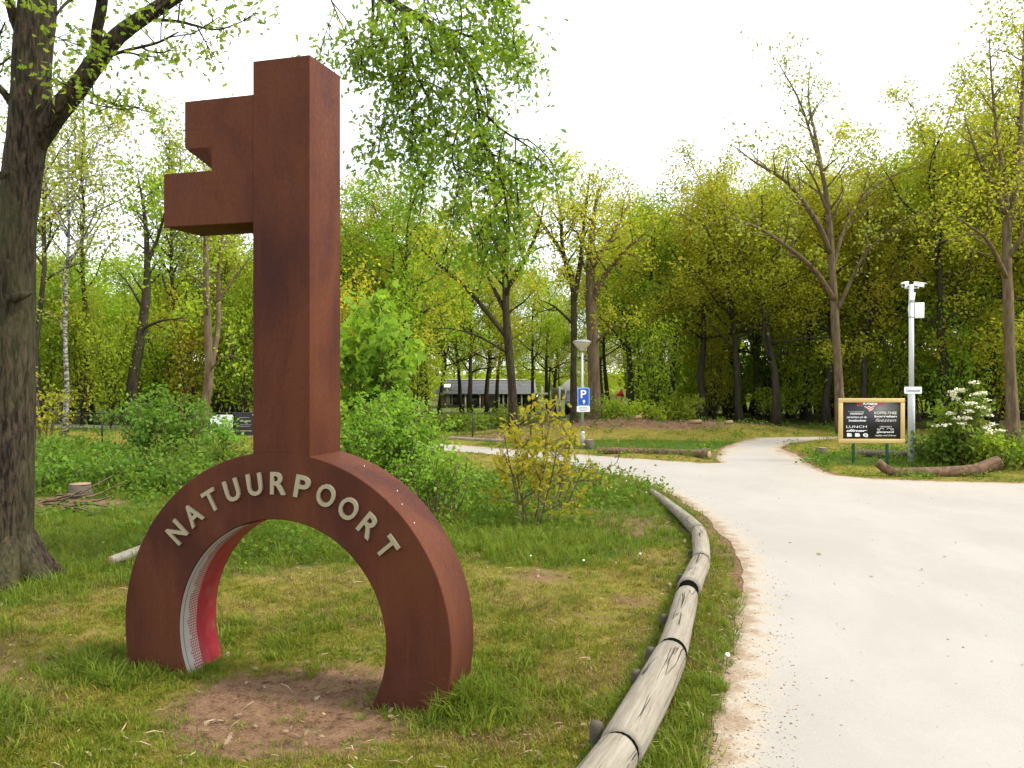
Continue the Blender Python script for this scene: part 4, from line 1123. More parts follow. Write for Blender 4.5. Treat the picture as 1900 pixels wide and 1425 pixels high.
lathe([(.0, 0), (.07, 0), (.07, .05), (.13, .08), (.225, .20), (.235, .215), (.0, .215)], c=(-.015, 0, zl(651))).build('lamp_bowl', M['lampglass'], lampp, smooth=False)
lathe([(.0, .218), (.245, .218), (.245, .235), (.18, .27), (.06, .29), (0, .292)], c=(-.015, 0, zl(651))).build('lamp_cap', M['grey'], lampp)
ps = thing('parking_sign', 'blue parking sign with white P and arrow on the lamp post', 'sign', (x + .02, y - .045, zl(753) - .05), 0)
pw, ph = .31, .47
def rrect(w, h, r, n=5):
    p = []
    for cx_, cz_, a0 in ((w/2 - r, h - r, 0), (-w/2 + r, h - r, 90), (-w/2 + r, r, 180), (w/2 - r, r, 270)):
        for i in range(n): a = R(a0 + 90 * i / (n - 1)); p.append((cx_ + r * math.cos(a), cz_ + r * math.sin(a)))
    return p
MB().prism(rrect(pw, ph, .03), .004).build('border', M['signborder'], ps)
o = MB().prism(rrect(pw - .045, ph - .045, .02), .003).build('panel', M['blue'], ps, loc=(0, -.0032, .0225))
text_obj('letter', 'P', .3, M['white'], ps, (-.0, -.006, .305), .0015, .02, width=.145, height=.21)
MB().prism([(-.014, .05), (.014, .05), (.014, .11), (.05, .10), (0, .165), (-.05, .10), (-.014, .11)], .003).build('arrow', M['white'], ps, loc=(.01, -.0066, 0))
sp = thing('sign_plate', 'small white text plate under the parking sign', 'sign', (x + .015, y - .045, zl(764) - .05))
MB().prism(rrect(.335, .15, .015), .004).build('panel', M['white'], sp)
for k, w in enumerate((.22, .24, .17)):
    mb = MB(); p_ = -w / 2
    g = np.random.default_rng(170 + k)
    while p_ < w / 2 - .02:
        s = g.uniform(.018, .05); mb.box((p_ + s / 2, -.002, .115 - k * .038), (s, .002, .014)); p_ += s + .008
    mb.build('text_line', M['grey'], sp)

# ------------------------------------------------------------------ camera pole
x, y = G(1691, 859); d = y
cp = thing('camera_pole', 'tall white security camera pole with two cameras and a box', 'camera pole', (x, y, -.03))
zl = lambda py: EYE + (HY - py) / F * d + .03
MB().tube([(0, 0, 0), (0, 0, zl(733)), (0, 0, zl(729))], [.074, .074, .055], 16, True).build('base_sleeve', M['pole_white'], cp, smooth=False)
MB().tube([(0, 0, zl(730)), (0, 0, zl(528))], [.055, .052], 14, True).build('pole', M['pole_white'], cp, smooth=False)
MB().tube([(-.15, -.0, zl(534)), (0, 0, zl(535)), (.15, 0, zl(534))], [.014] * 3, 8, True).build('bracket', M['pole_white'], cp)
for s, rot, dx in ((-1, -2.3, -.145), (1, -.55, .16)):
    mb = MB(); mb.box((0, 0, .0), (.22, .085, .085)); mb.box((.02, 0, .05), (.26, .11, .012)); mb.box((-.0, 0, -.06), (.03, .03, .05))
    c = mb.build('security_camera', M['white'], cp, loc=(dx, -.02, zl(531) + .03), rot=(0, R(12), rot), bevel=.008)
    MB().tube([(.105, 0, 0), (.118, 0, 0)], [.03, .03], 12, True).build('lens', M['glass'], c)
MB().box((0, 0, 0), (.10, .08, .18)).build('floodlight', M['white'], cp, loc=(-.02, -.09, zl(551)), rot=(R(-15), R(8), R(-20)), bevel=.008)
MB().box((0, 0, 0), (.20, .16, .34)).build('cabinet', M['white'], cp, loc=(.165, .02, zl(576)), rot=(0, 0, R(-8)), bevel=.01)
for zz in (560, 588): MB().tube([(0, 0, zl(zz) - .012), (0, 0, zl(zz) + .012)], [.063, .063], 14, True).build('clamp', M['galv'], cp)
MB().tube([(-.065, -.02, zl(590)), (-.075, -.02, zl(575)), (-.06, -.02, zl(562))], [.008] * 3, 6, True).build('cable', M['pole_white'], cp)
cs_ = thing('notice_sign', 'small white camera surveillance plate on the camera pole', 'sign', (x, y - .08, EYE + (HY - 730.5) / F * d))
MB().prism(rrect(.385, .155, .02), .004).build('panel', M['white'], cs_)
text_obj('lettering', 'Cameratoezicht', .06, M['grey'], cs_, (0, -.003, .075), .001, .012, width=.31, height=.055)

# ------------------------------------------------------------------ blackboard
x0, y0 = G(1617, 864); d = y0
bb = thing('blackboard_sign', 'black menu board with light wooden frame on two green posts', 'sign', (P(1617, 0, d)[0], d, 0), R(-3))
mpx = d / F
BW, BH = 120 * mpx, 83 * mpx; zb = EYE + (HY - 822) / F * d
fw = .088
for nm, c_, s_ in (('frame_board', (0, 0, zb + fw / 2), (BW, .05, fw)), ('frame_board', (0, 0, zb + BH - fw / 2), (BW, .05, fw)),
                   ('frame_board', (-BW / 2 + fw / 2, 0, zb + BH / 2), (fw, .046, BH - 2 * fw - .002)), ('frame_board', (BW / 2 - fw / 2, 0, zb + BH / 2), (fw, .046, BH - 2 * fw - .002))):
    MB().box((0, 0, 0), s_).build(nm, M['frame'], bb, loc=c_, bevel=.005)
MB().box((0, 0, 0), (BW - 2 * fw - .002, .02, BH - 2 * fw - .002)).build('panel', M['chalk'], bb, loc=(0, .005, zb + BH / 2))
for dx in (-.36, .345):
    MB().box((0, 0, zb / 2 + .1), (.055, .05, zb + .25)).build('post', M['green'], bb, loc=(dx, .06, -.1), bevel=.004)
    MB().box((0, 0, 0), (.062, .058, .02)).build('post_cap', M['galv'], bb, loc=(dx, .06, zb - .015))
# lettering: u,v in zoomed pixels of the board picture
def bxy(u, v): return ((u / 11.176 + 1550 - 1617) * mpx, zb + (822 - (735 + v / 11.176)) * mpx)
def btext(txt, u0, u1, v0, v1, mat='white', off=.012, shear=0.0):
    bx_, bz_ = bxy((u0 + u1) / 2, (v0 + v1) / 2); w = (u1 - u0) / 11.176 * mpx; h = (v1 - v0) / 11.176 * mpx
    text_obj('lettering', txt, .1, M[mat], bb, (bx_, -.0075, bz_), .0015, off, shear=shear, width=w, height=h)
btext('De', 455, 565, 122, 182, 'red', .03); btext('Krieke', 578, 862, 120, 182, 'white', .04); btext('put', 868, 1012, 125, 195, 'red', .03)
btext('genieten!', 300, 585, 330, 400, shear=.3); btext('gerechten uit de', 235, 652, 412, 470, shear=.3); btext('houtskooloven', 280, 635, 482, 528, off=.03, shear=.25)
btext('LUNCH', 235, 650, 610, 660, off=.0); btext('diner', 235, 660, 690, 740, off=.03, shear=.3)
for u0, u1, ch in ((248, 352, 'B'), (412, 516, 'B'), (572, 678, 'Q')): btext(ch, u0, u1, 770, 842 if ch == 'B' else 852, off=.09)
btext('KOFFIE-THEE', 805, 1258, 320, 376, 'cream', .03); btext('borrelen', 808, 1258, 395, 440, off=.03); btext('feesten', 825, 1250, 460, 530, 'cream', .0, .35)
btext('restaurant is', 915, 1160, 612, 645, 'cream'); btext('geopend', 850, 1200, 722, 768, off=.03); btext('dagelijks vanaf 10.00 uur', 825, 1250, 797, 838, 'cream', .02)
# checked pennant under the name and the scroll ornament
n = 6; tri = MB(); trir = MB()
for r_ in range(n):
    for c_ in range(2 * n):
        u0 = 580 + 275 * c_ / (2 * n); u1 = 580 + 275 * (c_ + 1) / (2 * n); v0 = 205 + 135 * r_ / n; v1 = 205 + 135 * (r_ + 1) / n
        uc = (u0 + u1) / 2; lim = 137 * (1 - (r_ + .5) / n)
        if abs(uc - 717.5) > lim: continue
        a = bxy(uc, (v0 + v1) / 2); dst = trir if ((c_ // 2 + r_) % 2) else tri
        dst.box((a[0], -.0068, a[1]), (275 / (2 * n) / 11.176 * mpx, .003, 135 / n / 11.176 * mpx))
tri.build('pennant_check', M['white'], bb); trir.build('pennant_check', M['red'], bb)
for s in (-1, 1):
    cv = [(1027 + s * (30 + 6 * k), 690 - 28 * math.sin(k / 14 * math.pi)) for k in range(15)]
    cv += [(1027 + s * (135 + 30 * math.cos(a)), 688 + 20 * math.sin(a)) for a in np.linspace(-.9, 2.9, 9)]
    pts = [(bxy(u, v)[0], -.0075, bxy(u, v)[1]) for u, v in cv]
    MB().tube(pts, [.0045] * len(pts), 4, True).build('scroll', M['white'], bb)
for (u0, u1, v) in ((450, 575, 203), (270, 600, 322)):
    a, b_ = bxy(u0, v), bxy(u1, v); MB().box(((a[0] + b_[0]) / 2, -.0072, a[1]), (b_[0] - a[0], .003, .006)).build('underline', M['cream'], bb)

# ------------------------------------------------------------------ wire fences and notice panels
def fence(label, p0, p1, npost, h, seed):
    p0, p1 = np.array(p0), np.array(p1); L_ = np.linalg.norm(p1 - p0); yaw = math.atan2(*(p1 - p0)[::-1])
    z0 = gz(*((p0 + p1) / 2))
    t = thing('wire_fence', label, 'fence', (p0[0], p0[1], z0), yaw)
    for k in range(npost):
        xx = L_ * k / (npost - 1); MB().tube([(xx, 0, -.1), (xx, 0, h + .03)], [.022, .022], 8, True).build('post', M['black'], t)
    MB().tube([(0, 0, h), (L_, 0, h)], [.009, .009], 5, True).build('top_wire', M['black'], t)
    mb = MB()
    for k in range(int(L_ / .10)): mb.box((k * .10, 0, h / 2), (.0035, .0035, h))
    for k in range(int(h / .10)): mb.box((L_ / 2, .004, k * .10), (L_, .0035, .0035))
    o = mb.build('wire_mesh', M['black'], t); o['kind'] = 'stuff'
fence('dark wire mesh fence crossing the left field behind the brambles', ((40 - CX) / F * 24.3, 24.3), ((485 - CX) / F * 24.6, 24.6), 4, .83, 1)
fence('dark wire mesh fence on the far roadside in front of the low house', ((770 - CX) / F * 25.8, 25.8), ((985 - CX) / F * 25.6, 25.6), 3, .74, 2)
d = 25.2
nb_ = thing('notice_board', 'white notice panel on the fence half covered by a bush', 'sign', (*P(414, 0, d)[:2], 0))
zb2 = EYE + (HY - 795) / F * d
MB().prism([(-.34, zb2), (.34, zb2), (.34, zb2 + .40), (-.34, zb2 + .40)], .02).build('panel', M['white'], nb_)
for dx in (-.36, .30): MB().box((dx, .03, zb2 / 2 + .05), (.04, .04, zb2 + .5)).build('post', M['white'] if dx < 0 else M['stake'], nb_)
MB().tube([(-.05, -.01, zb2 + .28), (.02, -.01, zb2 + .33), (.12, -.01, zb2 + .35)], [.012, .016, .01], 6, True).build('emblem', M['black'], nb_)
nb2 = thing('notice_board', 'black notice panel with lines of pale lettering left of the key shaft', 'sign', (*P(458, 0, d)[:2], 0))
zb3 = EYE + (HY - 808) / F * d
MB().prism([(-.41, zb3), (.36, zb3), (.36, zb3 + .66), (-.41, zb3 + .66)], .02).build('panel', M['chalk'], nb2)
for dx in (-.33, .30): MB().box((dx, .04, zb3 / 2 + .2), (.05, .04, zb3 + .7)).build('post', M['black'], nb2)
for k, (zz, w, mt) in enumerate([(.60, .14, 'cream'), (.52, .26, 'grey'), (.42, .30, 'cream'), (.31, .30, 'grey'), (.26, .30, 'grey'), (.13, .34, 'frame')]):
    mb = MB(); g = np.random.default_rng(180 + k); p_ = (.2 - w) + .1 if k == 0 else -.20
    e_ = p_ + w
    while p_ < e_:
        s = g.uniform(.02, .045); mb.box((p_ + s / 2, -.003, zb3 + zz), (s, .004, .022)); p_ += s + .01
    mb.build('text_line', M[mt], nb2)

# ------------------------------------------------------------------ low house, pergola, car, play tower
d = 80.0; zg = gz(-1, 80)
hx0, hx1 = P(806, 0, d)[0], P(996, 0, d)[0]; ze = EYE + (HY - 728) / F * d; zr = EYE + (HY - 706) / F * d
hs = thing('low_house', 'low bungalow with grey pitched roof behind the trees', 'house', ((hx0 + hx1) / 2, d, zg))
hw = hx1 - hx0; he = ze - zg; hr = zr - zg
MB().box((0, 3.2, he / 2), (hw - .8, 6, he)).build('wall', M['wall'], hs)
mb = MB(); mb.add([(-hw/2, -.6, he - .05), (hw/2, -.6, he - .05), (hw/2 - .1, 3.2, hr), (-hw/2 + .8, 3.2, hr), (-hw/2, 7, he - .05), (hw/2, 7, he - .05),
                   (-hw/2, -.6, he - .17), (hw/2, -.6, he - .17), (-hw/2, 7, he - .17), (hw/2, 7, he - .17)],
                  [[0,1,2,3],[5,4,3,2],[0,6,7,1],[6,8,9,7],[4,5,9,8],[0,4,8,6],[1,7,9,5]], [[1,5,2],[4,0,3]])
rf = mb.build('roof', M['roof'], hs)
MB().box((-.2, 3.2, hr + .05), (hw - 1.4, .25, .10)).build('ridge', M['cream'], rf)
for k in range(9): MB().box((0, -.45 + k * .42, he + .0 + (hr - he) * (k * .42 + .15) / 3.8 + .03), (hw - .25 - .07 * k, .06, .05)).build('tile_course', M['roof'], rf)
MB().box((-hw/2 + 1.1, .9, he + .42), (.7, .9, .08)).build('skylight', M['white'], rf, rot=(R(16), 0, 0))
for k, (px0, px1) in enumerate([(829, 832), (833, 839), (840, 852), (856, 872), (926, 933), (934, 942), (943, 953), (958, 966), (968, 985), (988, 1000)]):
    xa, xb = P(px0, 0, d)[0] - (hx0 + hx1) / 2, P(px1, 0, d)[0] - (hx0 + hx1) / 2
    w = MB().box((0, 0, 0), (xb - xa, .08, he * .68)).build('window', M['cream'] if k < 2 else M['timber'], hs, loc=((xa + xb) / 2, .17, he * .55))
    MB().box((0, -.05, 0), (max(.05, xb - xa - .12), .02, he * .62)).build('pane', M['glass'], w)
for px in (926, 934, 943, 957.5, 968, 864, 891, 986): MB().box((P(px, 0, d)[0] - (hx0 + hx1) / 2, -.12, he * .5), (.14, .14, he)).build('column', M['cream'], hs)
MB().box((P(882, 0, d)[0] - (hx0 + hx1) / 2, .1, he * .45), (1.1, .1, he * .9)).build('door', M['glass'], hs)
MB().box((P(900, 0, d)[0] - (hx0 + hx1) / 2, -.05, he * .5), (.5, .3, he)).build('brick_pier', plain('brick_red', (.22, .07, .04), .85), hs)
d = 58.0
pg = thing('pergola', 'white timber pergola posts beside the low house', 'pergola', (*P(1028, 0, d)[:2], gz(2.8, d)))
zp = lambda py: EYE + (HY - py) / F * d - gz(2.8, d)
for px, top in ((1006, 717), (1038.5, 717), (1050, 716)):
    MB().box((P(px, 0, d)[0] - P(1028, 0, d)[0], 0, zp(top) / 2), (.13, .13, zp(top))).build('post', M['white'], pg)
MB().box((P(1008, 0, d)[0] - P(1028, 0, d)[0], -.09, zp(731)), (.62, .05, .16)).build('cross_board', M['white'], pg)
MB().add([(-.2, .1, zp(719)), (.9, .1, zp(722)), (1.2, .6, zp(735)), (-.1, .6, zp(738)), (-.2, .12, zp(720)), (.9, .12, zp(723)), (1.2, .62, zp(736)), (-.1, .62, zp(739))],
         [[0,1,2,3],[7,6,5,4],[0,4,5,1],[1,5,6,2],[2,6,7,3],[3,7,4,0]]).build('shade_sail', M['cream'], pg)
pa = thing('parasol', 'closed cream parasol beside the pergola', 'parasol', (*P(1057, 0, 56)[:2], gz(3.7, 56)))
MB().tube([(0, 0, 0), (0, 0, 2.3)], [.03, .03], 8, True).build('pole', M['galv'], pa)
lathe([(.62, 1.55), (.55, 1.75), (.25, 2.1), (0, 2.25)], 8).build('canopy', M['cream'], pa)
# car, mostly hidden
d = 50.0
car = thing('parked_car', 'dark parked car half hidden by the trunk near the lamp post', 'car', (*P(1077, 0, d)[:2], gz(3.9, d)), R(84))
prof = [(-1.9, .35), (-1.95, .75), (-1.75, .85), (-1.1, .92), (-.55, 1.38), (.75, 1.42), (1.45, .98), (1.9, .85), (1.95, .45), (1.9, .35)]
MB().prism(prof, 1.6).build('body', M['carpaint'], car, loc=(0, -.8, 0), bevel=.05)
for dx in (-1.2, 1.2):
    for yy in (-.82, .66):
        w = MB().tube([(dx, yy, .32), (dx, yy + .18, .32)], [.32, .32], 18, True).build('wheel', M['black'], car)
        MB().tube([(dx, yy - .01, .32), (dx, yy + .19, .32)], [.19, .19], 12, True).build('rim', M['galv'], w)
MB().prism([(-.98, .93), (-.5, 1.33), (.08, 1.36), (.08, .95)], .02).build('side_window', M['glass'], car, loc=(0, -.815, 0))
MB().prism([(.14, .95), (.14, 1.36), (.70, 1.36), (1.25, .98)], .02).build('side_window', M['glass'], car, loc=(0, -.815, 0))
MB().box((-1.93, -.55, .68), (.06, .3, .12)).build('headlight', M['white'], car)
MB().box((-1.93, .55, .68), (.06, .3, .12)).build('headlight', M['white'], car)
# play tower
d = 42.0
pt = thing('play_tower', 'small play tower with red flag roof, yellow posts and green panel', 'play tower', (*P(1150, 0, d)[:2], gz(5.2, d)))
zp = lambda py: EYE + (HY - py) / F * d - gz(5.2, d)
for dx in (-.14, .14):
    for yy in (0, .35): MB().box((dx, yy, zp(735) / 2), (.035, .035, zp(735))).build('post', M['yellow'], pt)
MB().add([(-.2, -.05, zp(735)), (.2, -.05, zp(735)), (.2, .4, zp(735)), (-.2, .4, zp(735)), (.12, .17, zp(721))], [[3,2,1,0]], [[0,1,4],[1,2,4],[2,3,4],[3,0,4]]).build('roof', M['red'], pt)
MB().box((0, .17, zp(760)), (.36, .4, .08)).build('platform', M['yellow'], pt)
MB().box((-.02, -.03, zp(749)), (.26, .03, .2)).build('panel', M['greenplay'], pt)
MB().add([(-.32, .1, 0), (-.16, .1, zp(742)), (-.16, .25, zp(742)), (-.32, .25, 0), (-.36, .1, 0), (-.2, .1, zp(742)), (-.2, .25, zp(742)), (-.36, .25, 0)],
         [[0,1,2,3],[7,6,5,4],[0,4,5,1],[1,5,6,2],[2,6,7,3],[3,7,4,0]]).build('ramp', M['greenplay'], pt)
MB().tube([(-.55, 0, zp(752)), (-.45, 0, zp(752))], [.1, .1], 10, True).build('bumper', M['red'], pt)
# sawn chunks on the leaf bank
for i, (px, py, s) in enumerate([(1178, 783, .22), (1290, 790, .2), (1352, 812, .14)]):
    dd = 28.0; p = P(px, py, dd); p[2] = gz(p[0], dd) + .05
    t = thing('cut_log', ['pale sawn chunk with a stub on the leaf bank below the play tower', 'pale sawn chunk on the crest of the leaf bank', 'small pale block beside the side path'][i], 'log', p, rng.random() - .5)
    MB().tube([(-s, 0, 0), (s, 0, .03)], [.07, .06], 9, True, .08).build('wood', M['endgrain'], t)
    if i == 0: MB().tube([(.1, 0, .03), (.28, 0, .16)], [.03, .015], 6, True).build('stub', M['endgrain'], t)

# ------------------------------------------------------------------ scattered ground cover (geometry nodes instances)
HID = bpy.data.collections.new('scatter_sources')
def source(name, me):
    o = bpy.data.objects.new(name, me); return o
def scatter(name, label, cat, pts, srcs, scale, tilt=.25, seed=1, pick=None):
    n = len(pts); g = np.random.default_rng(seed)
    me = bpy.data.meshes.new(name); me.vertices.add(n); me.vertices.foreach_set('co', np.asarray(pts, np.float32).ravel())
    a = me.attributes.new('rot', 'FLOAT_VECTOR', 'POINT'); a.data.foreach_set('vector', np.column_stack([g.normal(size=n) * tilt, g.normal(size=n) * tilt, g.random(n) * 6.283]).astype(np.float32).ravel())
    a = me.attributes.new('sc', 'FLOAT', 'POINT'); a.data.foreach_set('value', np.asarray(scale, np.float32))
    a = me.attributes.new('pick', 'INT', 'POINT'); a.data.foreach_set('value', (g.integers(0, len(srcs), n) if pick is None else pick).astype(np.int32))
    c = bpy.data.collections.new(name + '_sources')
    for i, s in enumerate(srcs): c.objects.link(bpy.data.objects.new('%s_source_%d' % (name, i), s))
    ng = bpy.data.node_groups.new(name + '_scatter', 'GeometryNodeTree')
    ng.interface.new_socket('Geometry', in_out='INPUT', socket_type='NodeSocketGeometry')
    ng.interface.new_socket('Geometry', in_out='OUTPUT', socket_type='NodeSocketGeometry')
    N = ng.nodes; I = N.new('NodeGroupInput'); O = N.new('NodeGroupOutput')
    ci = N.new('GeometryNodeCollectionInfo'); ci.inputs['Collection'].default_value = c
    ci.inputs['Separate Children'].default_value = True; ci.inputs['Reset Children'].default_value = True
    ip = N.new('GeometryNodeInstanceOnPoints'); ip.inputs['Pick Instance'].default_value = True
    def att(nm, t):
        x = N.new('GeometryNodeInputNamedAttribute'); x.data_type = t; x.inputs['Name'].default_value = nm; return x.outputs['Attribute']
    e2r = N.new('FunctionNodeEulerToRotation')
    ng.links.new(att('rot', 'FLOAT_VECTOR'), e2r.inputs[0])
    ng.links.new(I.outputs[0], ip.inputs['Points']); ng.links.new(ci.outputs[0], ip.inputs['Instance'])
    ng.links.new(att('pick', 'INT'), ip.inputs['Instance Index']); ng.links.new(e2r.outputs[0], ip.inputs['Rotation'])
    ng.links.new(att('sc', 'FLOAT'), ip.inputs['Scale']); ng.links.new(ip.outputs[0], O.inputs[0])
    o = tag(link(name, me), label, cat, kind='stuff')
    m = o.modifiers.new('scatter', 'NODES'); m.node_group = ng
    return o

def tuft(seed, nb, h, r, w, curl, mat):
    g = np.random.default_rng(seed); V = []; Q = []; T = []; n = 0
    for k in range(nb):
        a = g.random() * 6.28; rr = r * math.sqrt(g.random()); b = np.array([math.cos(a) * rr, math.sin(a) * rr, -.004])
        d = np.array([math.cos(a + g.normal() * .8), math.sin(a + g.normal() * .8), 0]); hh = h * (.5 + .7 * g.random()); cu = curl * (.3 + g.random())
        s = np.array([-d[1], d[0], 0]) * w * (.7 + .6 * g.random())
        p1 = b + d * hh * cu * .3 + [0, 0, hh * .55]; p2 = b + d * hh * cu + [0, 0, hh * (1 - .35 * cu)]
        V += [b - s, b + s, p1 + s * .8, p1 - s * .8, p2]; Q.append([n, n + 1, n + 2, n + 3]); T.append([n + 3, n + 2, n + 4]); n += 5
    return mesh_np('tuft', V, [np.array(Q), np.array(T)], False, [mat])
M['grass_thatch'] = leaf_mat('dry_thatch', [(.21, .15, .06), (.28, .20, .085), (.16, .115, .045), (.24, .20, .06)], objvar=.3, trans=.25)
M['grass_moss'] = leaf_mat('mossy_grass', [(.13, .17, .014), (.17, .20, .018), (.10, .15, .012)], objvar=.25, trans=.35)
lawn_src = [tuft(200 + i, 22, .036, .06, .0022, .95, M[['grass_dry', 'grass_dry', 'grass_thatch', 'grass_thatch', 'grass_moss', 'grass_moss'][i]]) for i in range(6)]
lush_src = [tuft(210 + i, 20, .16, .06, .0030, .7, M['grass_lush']) for i in range(4)]
mid_src = [tuft(220 + i, 16, .075, .05, .0026, .8, M['grass_lush']) for i in range(3)]

def sample(n, x0, x1, y0, y1, seed, near_bias=True):
    g = np.random.default_rng(seed)
    y = 1 / (1 / y1 + (1 / y0 - 1 / y1) * g.random(n)) if near_bias else y0 + (y1 - y0) * g.random(n)
    u = g.random(n)
    half = np.minimum(.66 * y + .6, 20)
    x = np.maximum(-half, x0) + (np.minimum(half, x1) - np.maximum(-half, x0)) * u
    return x, y, g.random(n)
log_xy = chain[::4, :2]; log_r = chain[::4, 3]
def log_dist(x, y):
    dd = np.full(len(x), 9.0)
    for (a, b), r in zip(log_xy, log_r): dd = np.minimum(dd, np.hypot(x - a, y - b) - r)
    return dd
def in_key(x, y):
    u = (x + 1.477) * .958 + (y - 5.45) * -.286; v = (x + 1.477) * .286 + (y - 5.45) * .958
    return (v > -.02) & (v < TH + .02) & (((u > -1.15) & (u < -.64)) | ((u > .64) & (u < 1.15)))
def keyfeet(x, y):
    u = (x + 1.477) * .958 + (y - 5.45) * -.286; v = (x + 1.477) * .286 + (y - 5.45) * .958
    def bx(a, b): return np.hypot(np.maximum(np.maximum(a - u, u - b), 0), np.maximum(np.maximum(-v, v - TH), 0))
    return np.minimum(bx(-1.14, -.66), bx(.66, 1.14))
def field(n, x0, x1, y0, y1, seed):
    x, y, t = sample(n, x0, x1, y0, y1, seed); s = road_sd(x, y); di, lu, wo_ = zones(x, y, s)
    ok = (s > -.02) & (log_dist(x, y) > .01) & ~in_key(x, y)
    return x[ok], y[ok], t[ok], s[ok], di[ok], lu[ok], wo_[ok]
x, y, t, s, di, lu, wo_ = field(60000, -16, 14, 3.2, 27, 301)
k = t < np.clip(1.05 - di * 1.5, .04, 1) * (1 - .5 * lu)
pp = np.column_stack([x, y, height(x, y, s)])[k]
pn = vnoise(pp[:, 0] + 3, pp[:, 1], 1.2) * .45 + vnoise(pp[:, 0], pp[:, 1] + 8, 3.3) * .35 + rng.random(len(pp)) * .32
pk = np.where(pn < .44, 2, np.where(pn < .64, 0, 4)) + rng.integers(0, 2, len(pp))
scatter('lawn_grass', 'short mossy yellow green lawn grass around the key', 'grass', pp, lawn_src, (.4 + .7 * rng.random(len(pp))) * (1 + .03 * pp[:, 1]), .35, 302, pk)
x, y, t, s, di, lu, wo_ = field(60000, -16, 14, 3.2, 26, 303)
ld = log_dist(x, y); kf = keyfeet(x, y)
dens = np.clip(lu * 1.3 - .25, 0, 1) * (1 - .8 * di) + .9 * (ld < .16) + .95 * np.exp(-kf / .07) * (kf < .2) - 1.2 * ell(x, y, -7.2, 12.7, 1.7, .8, .3) + .35 * (s < .3) * (vnoise(x, y, 2.5) > .5)
k = t < np.clip(dens, 0, 1) * .9
pp = np.column_stack([x, y, height(x, y, s)])[k]
hs_ = (.35 + .65 * rng.random(len(pp))) * (.75 + .7 * vnoise(pp[:, 0], pp[:, 1], .9))
hs_ *= np.where(ld[k] < .2, .45, 1) * np.where(kf[k] < .2, .5, 1) * np.where(s[k] < .35, .6, 1)
scatter('tall_grass', 'lush green tufts of longer grass', 'grass', pp, lush_src, hs_, .2, 304)
x, y, t, s, di, lu, wo_ = field(60000, -16, 14, 3.2, 27, 305)
vn = vnoise(x, y, 1.4) * .6 + vnoise(x, y, 3.7) * .4
dens = sstep(.5, .66, vn) * .75 * (1 - .9 * di) + .5 * lu + .5 * ((s > .02) & (s < .55))
k = t < np.clip(dens, 0, 1) * .8
pp = np.column_stack([x, y, height(x, y, s)])[k]
scatter('meadow_grass', 'green grass patches in the lawn and verge', 'grass', pp, mid_src, .5 + .8 * rng.random(len(pp)), .25, 306)
# dense grass collar at the right foot of the key
g = np.random.default_rng(310)
a = np.column_stack([-.28 + g.normal(size=150) * .08, 5.22 + g.normal(size=150) * .08, np.zeros(150)])
a = a[~in_key(a[:, 0], a[:, 1])]
scatter('grass_clump', 'long arching grass clump at the right foot of the ring', 'grass', a, lush_src, .6 + .45 * g.random(len(a)), .3, 311)

# litter: curled dead leaves, chips, pebbles
def litter_src(seed, L, mat, wr=.55):
    g = np.random.default_rng(seed); lv, lf = leaves(np.zeros((1, 3)), L, g, 6.0, 'lobed', wr); return mesh_np('litter', lv, [lf], False, [mat])
lsrc = [litter_src(320 + i, .045, M['litter']) for i in range(5)]
x, y, t, s, di, lu, wo_ = field(26000, -16, 12, 3.2, 29, 321)
ld = log_dist(x, y)
dens = .05 + .75 * np.clip(di - .15, 0, 1) * (keyfeet(x, y) > 0) * (1 - .93 * ell(x, y, -1.30, 5.1, 1.25, 1.3, .2)) + .5 * np.exp(-((ld - .15) / .18) ** 2) * (vnoise(x, y, 2.2) > .52) + .5 * sstep(24, 27, y) * di
k = t < dens * .8
pp = np.column_stack([x, y, height(x, y, s) + .02])[k]
gb = np.random.default_rng(325); bx = gb.uniform(-3, 9.5, 9000); by = gb.uniform(24.5, 31.5, 9000)
bs = road_sd(bx, by); bd, _, _ = zones(bx, by, bs); kb = (bs > .1) & (gb.random(9000) < bd * 1.1)
pp = np.vstack([pp, np.column_stack([bx, by, height(bx, by, bs) + .03])[kb]])
rx, ry = gb.uniform(1, 9, 500), gb.uniform(3.4, 14, 500); kr = (road_sd(rx, ry) < -.2) & (gb.random(500) < .10)
pp = np.vstack([np.column_stack([rx, ry, np.full(500, .008)])[kr], pp])
rngs = np.concatenate([np.ones(len(pp) - kb.sum()), np.full(kb.sum(), 1.7)])
scatter('leaf_litter', 'dry fallen oak leaves scattered on the grass and soil', 'leaf litter', pp, lsrc, (.5 + .8 * rng.random(len(pp))) * rngs, .5, 322)
def chip(seed):
    g = np.random.default_rng(seed); return MB().tube([(-.035, 0, 0), (0, .005, .005), (.035, 0, 0)], [.002, .003, .0015], 4, True).mesh('chip', M['chips'])
csrc = [chip(i) for i in range(2)]
x, y, t, s, di, lu, wo_ = field(9000, -14, 9, 3.2, 30, 331)
dens = .06 + .5 * ell(x, y, -7.2, 12.9, 1.8, .7, .4) + .4 * ell(x, y, 5.4, 28.6, 3.2, 1.7, .5) + .25 * (s < .15)
k = t < dens
pp = np.column_stack([x, y, height(x, y, s) + .015])[k]
scatter('twigs', 'small dry twigs and wood chips on the ground', 'twigs', pp, csrc, .5 + 1.2 * rng.random(len(pp)), .3, 332)
def pebble(seed):
    g = np.random.default_rng(seed); bm = bmesh.new(); bmesh.ops.create_icosphere(bm, subdivisions=1, radius=.01)
    for v in bm.verts: v.co *= g.uniform(.7, 1.3); v.co.z *= .6
    me = bpy.data.meshes.new('pebble'); bm.to_mesh(me); bm.free(); me.materials.append(M['stone']); return me
psrc = [pebble(i) for i in range(4)]
g = np.random.default_rng(340); yy = 1 / (1 / 24 + (1 / 3.2 - 1 / 24) * g.random(26000)); xx = -1 + (0.66 * yy + 2) * g.random(26000)
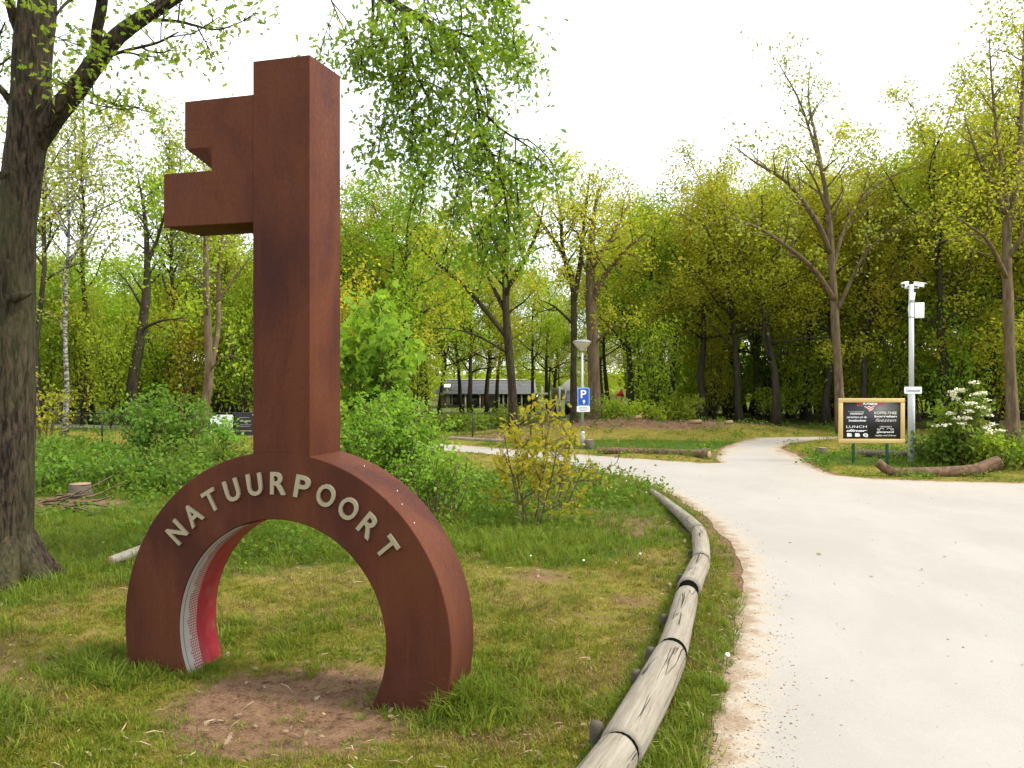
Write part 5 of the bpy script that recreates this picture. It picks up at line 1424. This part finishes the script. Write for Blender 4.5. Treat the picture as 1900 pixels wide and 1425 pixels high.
s = road_sd(xx, yy); k = (s < .03) & (g.random(len(xx)) < np.where(s > -.45, .55, .018) + .12 * ell(xx, yy, 9.5, 16, 6, 3, .4))
pp = np.column_stack([xx, yy, np.full(len(xx), .004)])[k]
scatter('gravel', 'loose pebbles and grit on the sandy road edge', 'gravel', pp, psrc, .25 + .75 * g.random(len(pp)) ** 3, .3, 341)

# low leafy weeds
def weed(seed, mat):
    g = np.random.default_rng(seed); c = g.normal(size=(30, 3)) * [.09, .09, .025] + [0, 0, .05]
    lv, lf = leaves(c, .048, g, 1.2); return mesh_np('weed', lv, [lf], False, [mat])
wsrc = [weed(350 + i, M['leaf_bramble']) for i in range(3)] + [weed(355, M['leaf_bramble'])]
x, y, t, s, di, lu, wo_ = field(16000, -18, 12, 8.5, 33, 351)
dens = .9 * ell(x, y, -8.5, 17.5, 6.5, 4.5, .35) + .7 * ell(x, y, -.2, 14.2, 1.8, 2.6, .5) + .35 * ((s < .6) & (y > 14)) * (x > 0) + .5 * ell(x, y, 10.5, 20, 3.5, 2.4, .4) + .5 * sstep(25.5, 27, y) * (1 - di) + .3 * ell(x, y, -4.5, 10.5, 2.5, 2.5, .5) * (vnoise(x, y, 1.5) > .6)
dens = dens * (1 - .95 * ell(x, y, -7.2, 12.7, 1.7, .9, .3))
k = t < dens
pp = np.column_stack([x, y, height(x, y, s)])[k]
lx, ly, lt, ls, ldi, llu, lw_ = field(7000, -8, 4, 3.3, 11, 353); kl = (lt < .16 * (1 - ldi)) & (vnoise(lx, ly, 1.7) > .45)
pl = np.column_stack([lx, ly, height(lx, ly, ls) - .01])[kl]
scatter('lawn_weeds', 'small clover like weeds in the lawn', 'weeds', pl, wsrc, .22 + .25 * rng.random(len(pl)), .25, 354)
scatter('ground_cover', 'low leafy weeds covering the rough ground', 'ground cover', pp, wsrc, .6 + 1.0 * rng.random(len(pp)), .3, 352)

# dandelion clocks and daisies
for i, (px, py) in enumerate([(1347, 1236), (1161, 908), (1198, 928), (1081, 1063), (983, 1058), (1186, 1049), (905, 935)]):
    x, y = G(px, py); z = gz(x, y)
    t = thing('dandelion', ['white dandelion clock on the verge right of the log rail', 'white dandelion head in the grass near the thin far rail log', 'white dandelion head beside the far end of the log rail', 'white flower in the mown grass in the middle of the lawn',
              'pale flower beside the bare soil patch', 'white flower in the lawn left of the rail bend', 'pale flower in the tall grass behind the ring'][i], 'flower', (x, y, z), 0, 'dandelions in the grass')
    MB().tube([(0, 0, 0), (.01, 0, .07)], [.002, .002], 5, True).build('stem', M['green'], t)
    bm = bmesh.new(); bmesh.ops.create_icosphere(bm, subdivisions=2, radius=.017 if i == 0 else .011)
    me = bpy.data.meshes.new('seed_head'); bm.to_mesh(me); bm.free(); me.materials.append(M['petal']); link('seed_head', me, t, (.01, 0, .08))
print('objects', len(bpy.data.objects))
